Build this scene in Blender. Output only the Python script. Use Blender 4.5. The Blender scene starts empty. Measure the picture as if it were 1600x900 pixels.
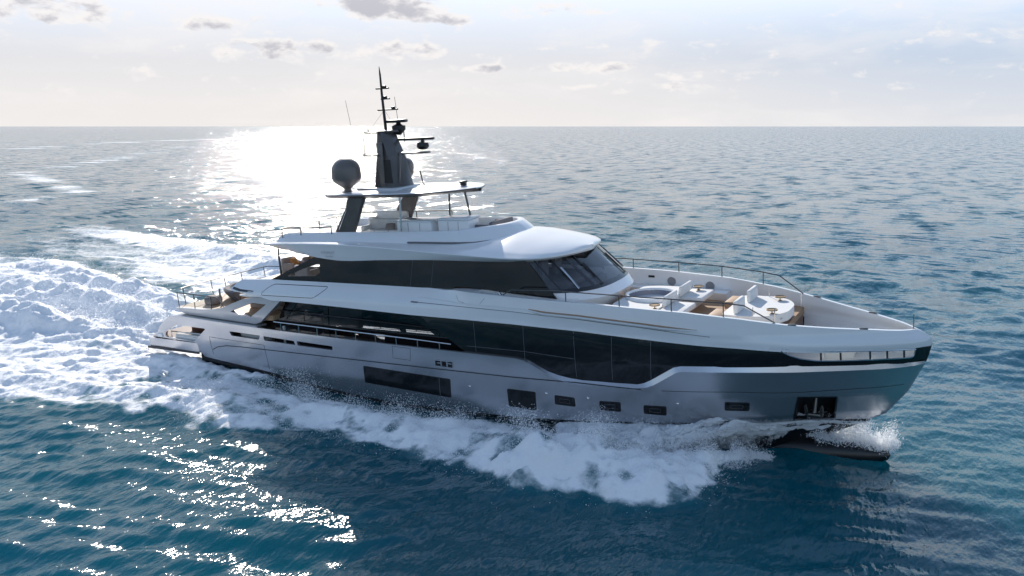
import bpy, bmesh, math, random
import numpy as np
from mathutils import Vector, Matrix, geometry
R = math.radians
random.seed(7); rng = np.random.default_rng(7)
sc = bpy.context.scene; col = sc.collection

# ------------------------------------------------------------------ camera, sky, sun, exposure
cd = bpy.data.cameras.new('camera'); cam = bpy.data.objects.new('camera', cd); col.objects.link(cam)
cam.location = (39.842, -33.961, 12.3045); cam.rotation_euler = (R(90 - 10.4934), 0, R(119.4744 - 90))
cd.sensor_width = 36; cd.lens = 30.697; cd.clip_start = .2; cd.clip_end = 200000
sc.camera = cam
SUN_AZ, SUN_EL = 130.5, 27.0            # azimuth counted from +x towards +y
w = bpy.data.worlds.new("World"); sc.world = w; w.use_nodes = True
sc.view_settings.view_transform = 'Standard'; sc.view_settings.look = 'None'
sc.view_settings.gamma = 1; sc.view_settings.use_curve_mapping = False
sc.view_settings.exposure = 0.95
sc.cycles.use_denoising = True
sc.cycles.max_bounces = 12; sc.cycles.diffuse_bounces = 8; sc.cycles.transparent_max_bounces = 16
def build_world():
    nt = w.node_tree; nt.nodes.clear(); N = nt.nodes.new; L = nt.links.new
    out = N('ShaderNodeOutputWorld'); bg = N('ShaderNodeBackground'); L(bg.outputs[0], out.inputs[0])
    sky = N('ShaderNodeTexSky'); sky.sky_type = 'NISHITA'; sky.sun_disc = False
    sky.sun_elevation = R(SUN_EL); sky.sun_rotation = R(90 - SUN_AZ); sky.altitude = 0
    sky.air_density = 1.0; sky.dust_density = .35; sky.ozone_density = 1.5
    cap = N('ShaderNodeMixRGB'); cap.blend_type = 'DARKEN'; cap.inputs[0].default_value = 1; cap.inputs[2].default_value = (4.8, 5.3, 6.1, 1)
    hsv = N('ShaderNodeHueSaturation'); hsv.inputs['Saturation'].default_value = .95; L(sky.outputs[0], cap.inputs[1]); L(cap.outputs[0], hsv.inputs['Color'])
    tc = N('ShaderNodeTexCoord'); sep = N('ShaderNodeSeparateXYZ'); L(tc.outputs['Generated'], sep.inputs[0])
    zc = N('ShaderNodeMath'); zc.operation = 'MAXIMUM'; L(sep.outputs[2], zc.inputs[0]); zc.inputs[1].default_value = 0
    za = N('ShaderNodeMath'); za.operation = 'ADD'; L(zc.outputs[0], za.inputs[0]); za.inputs[1].default_value = .06
    dv = N('ShaderNodeVectorMath'); dv.operation = 'DIVIDE'
    cmb = N('ShaderNodeCombineXYZ'); [L(za.outputs[0], cmb.inputs[i]) for i in range(3)]
    L(tc.outputs['Generated'], dv.inputs[0]); L(cmb.outputs[0], dv.inputs[1])
    def cloud(scale, lo, hi, det, off, rough=.55):
        mp = N('ShaderNodeMapping'); mp.inputs['Location'].default_value = off
        mp.inputs['Rotation'].default_value = (0, 0, R(-29)); mp.inputs['Scale'].default_value = (scale*1.0, scale*.55, 0)
        L(dv.outputs[0], mp.inputs[0])
        n = N('ShaderNodeTexNoise'); n.inputs['Scale'].default_value = 1; n.inputs['Detail'].default_value = det
        n.inputs['Roughness'].default_value = rough; n.inputs['Distortion'].default_value = .3
        L(mp.outputs[0], n.inputs['Vector'])
        r = N('ShaderNodeMapRange'); r.interpolation_type = 'SMOOTHSTEP'
        r.inputs['From Min'].default_value = lo; r.inputs['From Max'].default_value = hi
        L(n.outputs[0], r.inputs['Value']); return r.outputs[0]
    def mul(a, b):
        m = N('ShaderNodeMath'); m.operation = 'MULTIPLY'; L(a, m.inputs[0])
        if isinstance(b, float): m.inputs[1].default_value = b
        else: L(b, m.inputs[1])
        return m.outputs[0]
    def mix(fac, a, colr):
        m = N('ShaderNodeMixRGB'); L(fac, m.inputs[0]); L(a, m.inputs[1])
        if isinstance(colr, tuple): m.inputs[2].default_value = (*colr, 1)
        else: L(colr, m.inputs[2])
        return m.outputs[0]
    def mth(op, a, b=None, clamp=False):
        m = N('ShaderNodeMath'); m.operation = op; m.use_clamp = clamp
        for k, v in enumerate((a, b)):
            if v is None: continue
            if isinstance(v, (int, float)): m.inputs[k].default_value = v
            else: L(v, m.inputs[k])
        return m.outputs[0]
    def ramp(v, a, b, lo=0., hi=1.):
        r = N('ShaderNodeMapRange'); r.interpolation_type = 'SMOOTHSTEP'
        for k, q in (('From Min', a), ('From Max', b), ('To Min', lo), ('To Max', hi)): r.inputs[k].default_value = q
        L(v, r.inputs['Value']); return r.outputs[0]
    el = mth('ARCSINE', sep.outputs[2]); az = mth('ARCTAN2', sep.outputs[1], sep.outputs[0])
    # pale haze of the low sky: faintly pink at the horizon towards the sun, lilac blue above and away from it
    toward = N('ShaderNodeVectorMath'); toward.operation = 'DOT_PRODUCT'; L(tc.outputs['Generated'], toward.inputs[0]); toward.inputs[1].default_value = (math.cos(R(SUN_AZ+6)), math.sin(R(SUN_AZ+6)), 0)
    near = ramp(toward.outputs['Value'], .68, 1.)
    hup = mix(near, (1, 1, 1), (1, 1, 1)) if False else None
    def col2(a, b, f):
        m = N('ShaderNodeMixRGB'); L(f, m.inputs[0]); m.inputs[1].default_value = (*a, 1); m.inputs[2].default_value = (*b, 1); return m.outputs[0]
    low = col2(HAZE_LOW_AWAY, HAZE_LOW_SUN, near); up = col2(HAZE_UP_AWAY, HAZE_UP_SUN, near)
    haze = mix(ramp(el, .0, .13), low, up)
    c = mix(ramp(el, .06, .16, .97, .04), hsv.outputs[0], haze)
    # small cumulus puffs and streaky veils, in azimuth / elevation
    def cn(ka, ke, oa, oe, det, rough):
        cb = N('ShaderNodeCombineXYZ'); L(mth('ADD', mth('MULTIPLY', az, ka), oa), cb.inputs[0]); L(mth('ADD', mth('MULTIPLY', el, ke), oe), cb.inputs[1])
        n = N('ShaderNodeTexNoise'); n.inputs['Scale'].default_value = 1; n.inputs['Detail'].default_value = det; n.inputs['Roughness'].default_value = rough; n.inputs['Distortion'].default_value = .25
        L(cb.outputs[0], n.inputs['Vector']); return n.outputs[0]
    boost = None
    for a0, e0, wa, we, am in CLOUDS:
        da = mth('DIVIDE', mth('SUBTRACT', az, R(a0)), R(wa)); de = mth('DIVIDE', mth('SUBTRACT', el, R(e0)), R(we))
        g_ = mth('MULTIPLY', ramp(mth('ADD', mth('MULTIPLY', da, da), mth('MULTIPLY', de, de)), 0, 1, 1, 0), am)
        boost = g_ if boost is None else mth('MAXIMUM', boost, g_)
    veil = ramp(cn(5, 20, 3.3, 1.7, 6, .6), .42, .75); hi = ramp(el, .11, .26, 1., .12); c = mix(mth('MULTIPLY', mth('MULTIPLY', veil, hi), .55), c, CLOUD_W)
    base = mth('ADD', cn(30, 62, 1.3, 4.1, 7, .58), boost)
    puff = mth('MULTIPLY', ramp(base, .56, .76), mth('MULTIPLY', ramp(el, .012, .05), hi)); c = mix(mth('MULTIPLY', puff, .85), c, CLOUD_W)
    base2 = mth('ADD', cn(30, 62, 1.3, 4.4, 7, .58), mth('MULTIPLY', boost, 1.0))
    core = mth('MULTIPLY', ramp(base2, .66, .90), puff); c = mix(mth('MULTIPLY', core, .75), c, CLOUD_D)
    L(c, bg.inputs['Color']); bg.inputs['Strength'].default_value = SKY
SKY = .10
HAZE_LOW_SUN, HAZE_UP_SUN = (4.55, 4.36, 4.25), (3.75, 3.88, 4.2); HAZE_LOW_AWAY, HAZE_UP_AWAY = (3.8, 3.9, 4.15), (2.2, 3.0, 4.1)
CLOUD_W, CLOUD_D = (5.0, 4.8, 4.7), (2.3, 2.35, 2.75)
CLOUDS = [(127.4, 7.3, 5, 1.1, .40), (124, 6.6, 3, .6, .22), (148, 6.5, 8, 1.2, .24), (134, 4.6, 6, .9, .22), (127, 4.7, 5, .8, .2), (114.5, 3.7, 4.5, .5, .24), (121.6, 3.6, 2.4, .4, .24), (137.5, 6.0, 5, .8, .18), (107, 3.1, 5, .5, .16), (117, 7.2, 5, .7, .16), (111, 2.4, 7, .5, .15)]
build_world()
sd = bpy.data.lights.new('sun', 'SUN'); sd.energy = 2.7; sd.angle = R(.53); sd.color = (1, .93, .84)
sun = bpy.data.objects.new('sun', sd); col.objects.link(sun)
_s = Vector((math.cos(R(SUN_AZ))*math.cos(R(SUN_EL)), math.sin(R(SUN_AZ))*math.cos(R(SUN_EL)), math.sin(R(SUN_EL))))
sun.rotation_euler = _s.to_track_quat('Z', 'Y').to_euler(); sun.location = (0, 60, 60)

# ------------------------------------------------------------------ materials
MAT = {}
def mat(name, base, rough=.5, metal=0., coat=0., spec=.5, noise=None, bump=None, trans=0., emis=None, alpha=None):
    m = bpy.data.materials.new(name); m.use_nodes = True; nt = m.node_tree; b = nt.nodes['Principled BSDF']
    b.inputs['Base Color'].default_value = (*base, 1); b.inputs['Roughness'].default_value = rough
    b.inputs['Metallic'].default_value = metal; b.inputs['Coat Weight'].default_value = coat
    b.inputs['Coat Roughness'].default_value = .08; b.inputs['Specular IOR Level'].default_value = spec
    tc = nt.nodes.new('ShaderNodeTexCoord')
    if noise:
        s, amt = noise
        n = nt.nodes.new('ShaderNodeTexNoise'); n.inputs['Scale'].default_value = s; n.inputs['Detail'].default_value = 5
        nt.links.new(tc.outputs['Object'], n.inputs['Vector'])
        r = nt.nodes.new('ShaderNodeMapRange'); r.inputs['From Min'].default_value = .3; r.inputs['From Max'].default_value = .7
        r.inputs['To Min'].default_value = 1 - amt; r.inputs['To Max'].default_value = 1 + amt; nt.links.new(n.outputs[0], r.inputs['Value'])
        mm = nt.nodes.new('ShaderNodeMixRGB'); mm.blend_type = 'MULTIPLY'; mm.inputs[0].default_value = 1
        mm.inputs[1].default_value = (*base, 1); nt.links.new(r.outputs[0], mm.inputs[2]); nt.links.new(mm.outputs[0], b.inputs['Base Color'])
        rr = nt.nodes.new('ShaderNodeMapRange'); rr.inputs['To Min'].default_value = rough*.85; rr.inputs['To Max'].default_value = min(1, rough*1.2)
        nt.links.new(n.outputs[0], rr.inputs['Value']); nt.links.new(rr.outputs[0], b.inputs['Roughness'])
    if bump:
        s, st = bump
        n = nt.nodes.new('ShaderNodeTexNoise'); n.inputs['Scale'].default_value = s; n.inputs['Detail'].default_value = 3
        nt.links.new(tc.outputs['Object'], n.inputs['Vector'])
        bp = nt.nodes.new('ShaderNodeBump'); bp.inputs['Strength'].default_value = st; bp.inputs['Distance'].default_value = .02
        nt.links.new(n.outputs[0], bp.inputs['Height']); nt.links.new(bp.outputs[0], b.inputs['Normal'])
    MAT[name] = m; return m
mat('silver paint', (.54, .545, .57), .24, .82, .35, noise=(.35, .05), bump=(.9, .09))
mat('white gelcoat', (.82, .82, .82), .22, 0, .5, noise=(.4, .03))
mat('pale silver', (.50, .505, .52), .3, .5, .4, noise=(.5, .04))
mat('black glass', (.012, .012, .013), .06, 0, .0, spec=.55, noise=(.25, .3), bump=(.5, .12))
mat('black paint', (.018, .018, .02), .25, 0, .3, noise=(1, .2))
mat('seam', (.03, .03, .035), .5)
mat('grey seam', (.16, .16, .17), .4)
mat('antifouling', (.009, .009, .01), .28, 0, 0, noise=(1.3, .25))
mat('graphite', (.105, .095, .09), .38, .35, .2, noise=(1.5, .15))
mat('dark metal', (.02, .02, .021), .4, .3, noise=(4, .2))
mat('dome grey', (.14, .12, .11), .42, 0, .2, noise=(2, .08))
mat('steel', (.62, .62, .63), .18, 1., noise=(6, .08))
mat('dark rail', (.12, .115, .11), .3, .9, noise=(6, .15))
mat('cushion', (.74, .73, .71), .85, noise=(3, .05), bump=(9, .35))
mat('taupe fabric', (.30, .25, .22), .9, noise=(4, .1), bump=(12, .3))
mat('grey fabric', (.17, .16, .165), .85, noise=(4, .1), bump=(12, .3))
mat('orange fabric', (.45, .20, .05), .85, noise=(5, .12), bump=(14, .3))
mat('wood', (.13, .055, .03), .4, noise=(7, .3))
mat('speaker mesh', (.22, .22, .23), .6, noise=(60, .3))
mat('brass', (.30, .20, .10), .4, .5, noise=(9, .2))
mat('tub liner', (.20, .21, .26), .25, 0, .3, noise=(2, .1))
def teak():
    m = mat('teak', (.40, .25, .14), .6); nt = m.node_tree; b = nt.nodes['Principled BSDF']
    tc = nt.nodes.new('ShaderNodeTexCoord'); sp = nt.nodes.new('ShaderNodeSeparateXYZ'); nt.links.new(tc.outputs['Object'], sp.inputs[0])
    ma = nt.nodes.new('ShaderNodeMath'); ma.operation = 'MULTIPLY'; ma.inputs[1].default_value = 9.; nt.links.new(sp.outputs[1], ma.inputs[0])
    fr = nt.nodes.new('ShaderNodeMath'); fr.operation = 'FRACT'; nt.links.new(ma.outputs[0], fr.inputs[0])
    gt = nt.nodes.new('ShaderNodeMath'); gt.operation = 'GREATER_THAN'; gt.inputs[1].default_value = .08; nt.links.new(fr.outputs[0], gt.inputs[0])
    mp = nt.nodes.new('ShaderNodeMapping'); mp.inputs['Scale'].default_value = (1.2, 14, 1); nt.links.new(tc.outputs['Object'], mp.inputs[0])
    n = nt.nodes.new('ShaderNodeTexNoise'); n.inputs['Scale'].default_value = 1.5; n.inputs['Detail'].default_value = 4; nt.links.new(mp.outputs[0], n.inputs['Vector'])
    cr = nt.nodes.new('ShaderNodeMixRGB'); cr.inputs[1].default_value = (.34, .20, .105, 1); cr.inputs[2].default_value = (.50, .33, .20, 1); nt.links.new(n.outputs[0], cr.inputs[0])
    mx = nt.nodes.new('ShaderNodeMixRGB'); mx.inputs[1].default_value = (.06, .045, .035, 1); nt.links.new(gt.outputs[0], mx.inputs[0]); nt.links.new(cr.outputs[0], mx.inputs[2])
    nt.links.new(mx.outputs[0], b.inputs['Base Color'])
teak()
def tinted(name, tint, ior=1.45):
    m = bpy.data.materials.new(name); m.use_nodes = True; nt = m.node_tree; nt.nodes.clear()
    o = nt.nodes.new('ShaderNodeOutputMaterial'); t = nt.nodes.new('ShaderNodeBsdfTransparent'); t.inputs[0].default_value = (*tint, 1)
    g = nt.nodes.new('ShaderNodeBsdfGlossy'); g.inputs['Roughness'].default_value = .03; g.inputs[0].default_value = (1, 1, 1, 1)
    lw = nt.nodes.new('ShaderNodeLayerWeight'); pw = nt.nodes.new('ShaderNodeMath'); pw.operation = 'POWER'; nt.links.new(lw.outputs['Facing'], pw.inputs[0]); pw.inputs[1].default_value = 4.5
    f0 = ((ior-1)/(ior+1))**2; f = nt.nodes.new('ShaderNodeMath'); f.operation = 'MULTIPLY_ADD'; nt.links.new(pw.outputs[0], f.inputs[0]); f.inputs[1].default_value = 1-f0; f.inputs[2].default_value = f0
    tc = nt.nodes.new('ShaderNodeTexCoord'); n = nt.nodes.new('ShaderNodeTexNoise'); n.inputs['Scale'].default_value = .6; nt.links.new(tc.outputs['Object'], n.inputs['Vector'])
    bp = nt.nodes.new('ShaderNodeBump'); bp.inputs['Strength'].default_value = .04; nt.links.new(n.outputs[0], bp.inputs['Height']); nt.links.new(bp.outputs[0], g.inputs['Normal'])
    mx = nt.nodes.new('ShaderNodeMixShader'); nt.links.new(f.outputs[0], mx.inputs[0]); nt.links.new(t.outputs[0], mx.inputs[1]); nt.links.new(g.outputs[0], mx.inputs[2])
    nt.links.new(mx.outputs[0], o.inputs[0]); MAT[name] = m
tinted('smoked glass', (.55, .57, .60)); tinted('clear glass', (.86, .88, .88)); tinted('windscreen glass', (.78, .80, .82), 1.75)

# ------------------------------------------------------------------ mesh helpers
class MB:
    def __init__(s): s.v = []; s.f = []; s.n = []          # n: per-face list of loop normals or None
    def add(s, vs, fs, ns=None):
        o = len(s.v); s.v += [tuple(map(float, p)) for p in vs]
        for i, f in enumerate(fs):
            s.f.append([o + k for k in f]); s.n.append(ns[i] if ns else None)
        return s
    def grid(s, rows, closed=False, capends=False):
        m, n = len(rows), len(rows[0]); vs = [p for r_ in rows for p in r_]; fs = []
        for i in range(m - 1):
            for j in range(n if closed else n - 1):
                k = (j + 1) % n; fs.append([i*n + j, i*n + k, (i+1)*n + k, (i+1)*n + j])
        if capends: fs += [list(range(n))[::-1], [(m-1)*n + j for j in range(n)]]
        return s.add(vs, fs)
    def box(s, c, d, rz=0., bev=0., tilt=0., seg=2):
        bm = bmesh.new(); bmesh.ops.create_cube(bm, size=1)
        for v in bm.verts: v.co = Vector((v.co.x*d[0], v.co.y*d[1], v.co.z*d[2]))
        if bev: bmesh.ops.bevel(bm, geom=list(bm.edges), offset=min(bev, min(d)*.49), segments=seg, affect='EDGES', profile=.5)
        M = Matrix.Translation(c) @ Matrix.Rotation(rz, 4, 'Z') @ Matrix.Rotation(tilt, 4, 'Y')
        bm.verts.ensure_lookup_table()
        s.add([M @ v.co for v in bm.verts], [[v.index for v in f.verts] for f in bm.faces]); bm.free(); return s
    def tube(s, path, r, n=8, closed=False):
        P = [Vector(p) for p in path]; m = len(P); rows = []; up = None
        rr = r if isinstance(r, (list, tuple)) else [r]*m
        for i in range(m):
            a = P[(i-1) % m] if (closed or i) else P[i]; b = P[(i+1) % m] if (closed or i < m-1) else P[i]
            t = (b - a).normalized()
            if up is None:
                up = Vector((0, 0, 1)) if abs(t.z) < .9 else Vector((1, 0, 0))
            x = up.cross(t).normalized(); y = t.cross(x); up = y if abs(t.dot(y)) < .9 else up
            rows.append([P[i] + (x*math.cos(q) + y*math.sin(q))*rr[i] for q in [2*math.pi*k/n for k in range(n)]])
        if closed: rows.append(rows[0])
        return s.grid(rows, closed=True, capends=not closed)
    def lathe(s, c, prof, n=28, axis='z', caps=True):
        rows = []
        for rad, h in prof:
            rows.append([(c[0] + rad*math.cos(q), c[1] + rad*math.sin(q), c[2] + h) if axis == 'z' else
                         (c[0] + h, c[1] + rad*math.cos(q), c[2] + rad*math.sin(q)) if axis == 'x' else
                         (c[0] + rad*math.cos(q), c[1] + h, c[2] + rad*math.sin(q)) for q in [2*math.pi*k/n for k in range(n)]])
        return s.grid(rows, closed=True, capends=caps)
    def prism(s, pts, z0, z1):                              # pts (x, y) outline; z0/z1 numbers or functions of (x, y)
        f0 = z0 if callable(z0) else (lambda x, y: z0); f1 = z1 if callable(z1) else (lambda x, y: z1)
        n = len(pts); vs = [(x, y, f0(x, y)) for x, y in pts] + [(x, y, f1(x, y)) for x, y in pts]
        return s.add(vs, [list(range(n))[::-1], list(range(n, 2*n))] + [[i, (i+1) % n, n + (i+1) % n, n + i] for i in range(n)])
    def build(s, name, m, parent=None, sharp=35, recalc=True):
        me = bpy.data.meshes.new(name); me.from_pydata(s.v, [], s.f); me.update()
        if recalc and not any(s.n):
            bm = bmesh.new(); bm.from_mesh(me); bmesh.ops.recalc_face_normals(bm, faces=bm.faces); bm.to_mesh(me); bm.free()
        me.polygons.foreach_set('use_smooth', [True]*len(me.polygons)); me.set_sharp_from_angle(angle=R(sharp))
        if any(s.n):
            ln = []
            for p in me.polygons:
                q = s.n[p.index]
                ln += [tuple(q[k]) for k in range(len(p.vertices))] if q else [(0, 0, 0)]*len(p.vertices)
            me.normals_split_custom_set(ln)
        me.materials.append(MAT[m]); o = bpy.data.objects.new(name, me); col.objects.link(o)
        if parent: o.parent = parent
        return o
def thing(name, label, cat, loc=(0, 0, 0), rot=(0, 0, 0), group=None):
    o = bpy.data.objects.new(name, None); col.objects.link(o); o.location = loc; o.rotation_euler = rot
    o['label'] = label; o['category'] = cat
    if group: o['group'] = group
    return o
def tag(o, label, cat, group=None):
    o['label'] = label; o['category'] = cat
    if group: o['group'] = group
    return o
def copy_tree(o, parent=None):
    c = o.copy(); col.objects.link(c); c.parent = parent
    for ch in [q for q in bpy.data.objects if q.parent == o]: copy_tree(ch, c)
    return c

def smooth_tab(X, Y, x):
    X = np.asarray(X, float); Y = np.asarray(Y, float); x = np.clip(x, X[0], X[-1])
    h = np.diff(X); d = np.diff(Y)/h; m = np.empty(len(X)); m[0] = d[0]; m[-1] = d[-1]
    for i in range(1, len(X)-1): m[i] = 0 if d[i-1]*d[i] <= 0 else 2*d[i-1]*d[i]/(d[i-1]+d[i])
    i = np.clip(np.searchsorted(X, x)-1, 0, len(X)-2); t = (x-X[i])/h[i]
    return Y[i]*(1+2*t)*(1-t)**2 + m[i]*h[i]*t*(1-t)**2 + Y[i+1]*t*t*(3-2*t) + m[i+1]*h[i]*t*t*(t-1)
XS = ([-1.3, -.78, .09, .41, 1.37, 2.59, 3.13, 3.44, 3.71, 5.], [33.5, 34.56, 36.16, 36.71, 37.44, 38.01, 38.16, 38.15, 37.70, 37.6])
HT = ([0, .2, .4, .55, .68, .76, .85, .92, .97, 1], [1, .995, .965, .905, .785, .67, .475, .30, .155, 0])
def HB(x, z):                                               # half breadth of the hull at station x, height z
    A = smooth_tab([-.5, 1, 3, 6, 10, 14, 18, 22], [3.42, 3.5, 3.6, 3.72, 3.8, 3.84, 3.86, 3.86], x)
    W = np.interp(z, [-1, -.3, .5, 1.5, 2.4, 3.5, 4.8], [.89, .92, .955, .985, 1, 1, .953])
    xs = np.interp(z, *XS); k = np.interp(z, [-.5, .2, 1.4, 2.5, 3.2, 3.8, 4.8], [1.8, 1.6, 1.25, 1.03, .92, .98, 1.0])
    t = np.clip((x-20)/(xs-20), 0, 1)
    return float(A*W*smooth_tab(*HT, t)**k)
def stem(z): return float(np.interp(z, *XS))
def inside(p, poly):
    x, z = p; c = False; j = len(poly)-1
    for i in range(len(poly)):
        a, b = poly[i], poly[j]
        if (a[1] > z) != (b[1] > z) and x < (b[0]-a[0])*(z-a[1])/(b[1]-a[1]) + a[0]: c = not c
        j = i
    return c
def subdiv(poly, step, closed=True):
    out = []; n = len(poly)
    for i in range(n if closed else n-1):
        a, b = poly[i], poly[(i+1) % n]; L = math.dist(a, b); k = max(1, int(math.ceil(L/step)))
        out += [(a[0]+(b[0]-a[0])*t/k, a[1]+(b[1]-a[1])*t/k) for t in range(k)]
    if not closed: out.append(poly[-1])
    return out
def rounded(poly, r, n=4):                                  # round the corners of a closed outline
    out = []; m = len(poly)
    for i in range(m):
        p = Vector(poly[i]); a = Vector(poly[i-1]); b = Vector(poly[(i+1) % m])
        q = min(r, (a-p).length*.45, (b-p).length*.45); s = p + (a-p).normalized()*q; e = p + (b-p).normalized()*q
        for k in range(n+1):
            t = k/n; out.append(tuple(s*(1-t)**2 + p*2*t*(1-t) + e*t*t))
    return out
def panel(mb, outer, holes=(), fy=HB, off=0., th=.1, step=.3, sides=(-1,), smoothn=True, zs=.22, inner_min=.004):
    """shell on the hull side: outline in (x, z), skin at y = fy - off, thickness th, real rims round its edge and holes"""
    outer = subdiv(outer, step); holes = [subdiv(h, step) for h in holes]
    pts = []; edges = []
    for lp in [outer] + holes:
        o = len(pts); pts += lp; edges += [(o+i, o+(i+1) % len(lp)) for i in range(len(lp))]
    arr = np.array(outer); x0, z0 = arr.min(0); x1, z1 = arr.max(0); bp = np.array(pts)
    xs = list(np.arange(x0+step*.5, min(x1, 34.5), step)) + (list(np.arange(max(x0, 34.5), x1, min(step, .12))) if x1 > 34.5 else [])
    for x in xs:
        for z in np.arange(z0 + zs*.5, z1, zs):
            if inside((x, z), outer) and not any(inside((x, z), h) for h in holes) and np.min(np.hypot(bp[:, 0]-x, bp[:, 1]-z)) > .07: pts.append((x, z))
    V, E, F, *_ = geometry.delaunay_2d_cdt([Vector(p) for p in pts], edges, [], 0, 1e-5)
    tri = []
    for f in F:
        c = [sum(V[i][k] for i in f)/3 for k in (0, 1)]
        if inside(c, outer) and not any(inside(c, h) for h in holes): tri.append(list(f))
    P = [(v.x, v.y) for v in V]; Y = [max(fy(x, z) - off, inner_min) for x, z in P]; Yi = [max(y - th, inner_min*.5) for y in Y]
    nv = []
    for (x, z), y in zip(P, Y):
        e = .03; dx = (fy(x+e, z) - fy(x-e, z))/(2*e); dz = (fy(x, z+e) - fy(x, z-e))/(2*e)
        if x + e > stem(z) and x > 34: dx = (fy(x, z) - fy(x-2*e, z))/(2*e)
        n_ = Vector((-dx, 1, -dz)).normalized(); nv.append(n_)
    cnt = {}
    for t in tri:
        for k in range(3):
            a, b = t[k], t[(k+1) % 3]; cnt[(a, b)] = 1
    rim = [(a, b) for (a, b) in cnt if (b, a) not in cnt]
    for sgn in sides:
        n = len(P); vs = [(x, sgn*y, z) for (x, z), y in zip(P, Y)] + [(x, sgn*y, z) for (x, z), y in zip(P, Yi)]
        fs = []; ns = []
        for t in tri:
            f = t if sgn < 0 else t[::-1]
            fs.append(f); ns.append([(nv[i].x, sgn*nv[i].y, nv[i].z) for i in f] if smoothn else None)
            fs.append([n+i for i in f[::-1]]); ns.append([(-nv[i].x, -sgn*nv[i].y, -nv[i].z) for i in f[::-1]] if smoothn else None)
        for a, b in rim:
            f = [b, a, n+a, n+b]; fs.append(f if sgn < 0 else f[::-1]); ns.append(None)
        mb.add(vs, fs, ns)
    return mb
def ribbon(mb, path, wd, fy=HB, out=.004, sides=(-1,), closed=False, step=.25):
    """a thin flat strip lying on the hull side along path (x, z)"""
    p = subdiv(path, step, closed); n = len(p); rows = []
    for i in range(n):
        a = p[i-1] if (i or closed) else p[i]; b = p[(i+1) % n] if (i < n-1 or closed) else p[i]
        t = Vector((b[0]-a[0], b[1]-a[1])).normalized(); q = Vector((-t.y, t.x))*wd/2
        r_ = []
        for sg in (-1, 1):
            x, z = p[i][0]+sg*q.x, p[i][1]+sg*q.y; r_.append((x, fy(x, z)+out, z))
        rows.append(r_)
    if closed: rows.append(rows[0])
    for sgn in sides: mb.grid([[(x, sgn*y, z) for x, y, z in r_] for r_ in rows])
    return mb
def sym(half):                                              # closed outline from a half outline (x, y>=0) listed aft to fore
    return [(x, -y) for x, y in half] + [(x, y) for x, y in reversed(half) if y > 1e-6]

# ================================================================== the yacht
Y = thing('motor_yacht', 'long three-deck motor yacht, silver hull and white upper works with black windows, speeding through spray', 'yacht', (0, 0, 0), (R(2.811), R(-2.2), 0))
SS = (-1, 1)
def chine_z(x): return float(smooth_tab([3.5, 5.5, 8.9, 12.1, 15.9, 19.4, 22.6, 25.5, 28.2, 30.6, 32.7, 34.9, 36.16], [.62, .46, .2, -.2, -.43, -.44, -.33, -.17, .03, .1, .06, .09, .09], x))
hull_top = [(.45, 1.29), (.75, 1.57), (1.01, 1.86), (1.40, 2.19), (1.84, 2.45), (2.41, 2.60), (3.05, 2.64), (5.5, 2.57), (8.57, 2.49), (14.25, 2.39), (20.03, 2.35), (23.1, 2.32), (23.5, 2.27),
            (23.85, 2.14), (24.26, 1.92), (24.7, 1.70), (25.1, 1.57), (25.5, 1.50), (26.0, 1.48), (28.2, 1.53), (28.6, 1.59), (28.9, 1.71), (29.14, 1.86), (29.80, 2.29), (30.0, 2.35), (31, 2.37), (33.85, 2.42), (36.66, 2.40), (stem(2.45), 2.45)]
stem_line = [(stem(z), z) for z in (2.2, 1.9, 1.6, 1.37, 1.1, .8, .6, .41, .25, .12)]
chine_pts = [(x, chine_z(x)) for x in np.arange(35.9, 4.2, -.4)]
hull_outer = hull_top + stem_line + chine_pts + [(4.05, .82), (3.84, 1.25), (3.6, 1.29)]
club_hole = rounded([(1.38, 1.37), (3.72, 1.31), (4.86, 2.12), (2.48, 2.12), (1.54, 1.66)], .18)
slots = [rounded(q, .05, 2) for q in ([(6.60, 2.14), (8.76, 2.10), (8.64, 1.87), (6.72, 1.91)], [(8.98, 2.09), (10.99, 2.02), (11.05, 1.82), (9.0, 1.87)], [(11.17, 2.03), (13.38, 1.97), (13.36, 1.78), (11.19, 1.81)])]
pocket = [(33.91, 1.31), (35.15, 1.24), (34.98, .16), (33.62, .16)]
vent_hole = [(19.13, 1.87), (20.04, 1.87), (20.02, 1.58), (19.1, 1.6)]
hb = MB(); panel(hb, hull_outer, [club_hole] + slots + [pocket, vent_hole], th=.13, step=.28, sides=(-1,))
panel(hb, hull_outer, [club_hole] + slots, th=.13, step=.28, sides=(1,))
hull = hb.build('hull', 'silver paint', Y)
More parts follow.
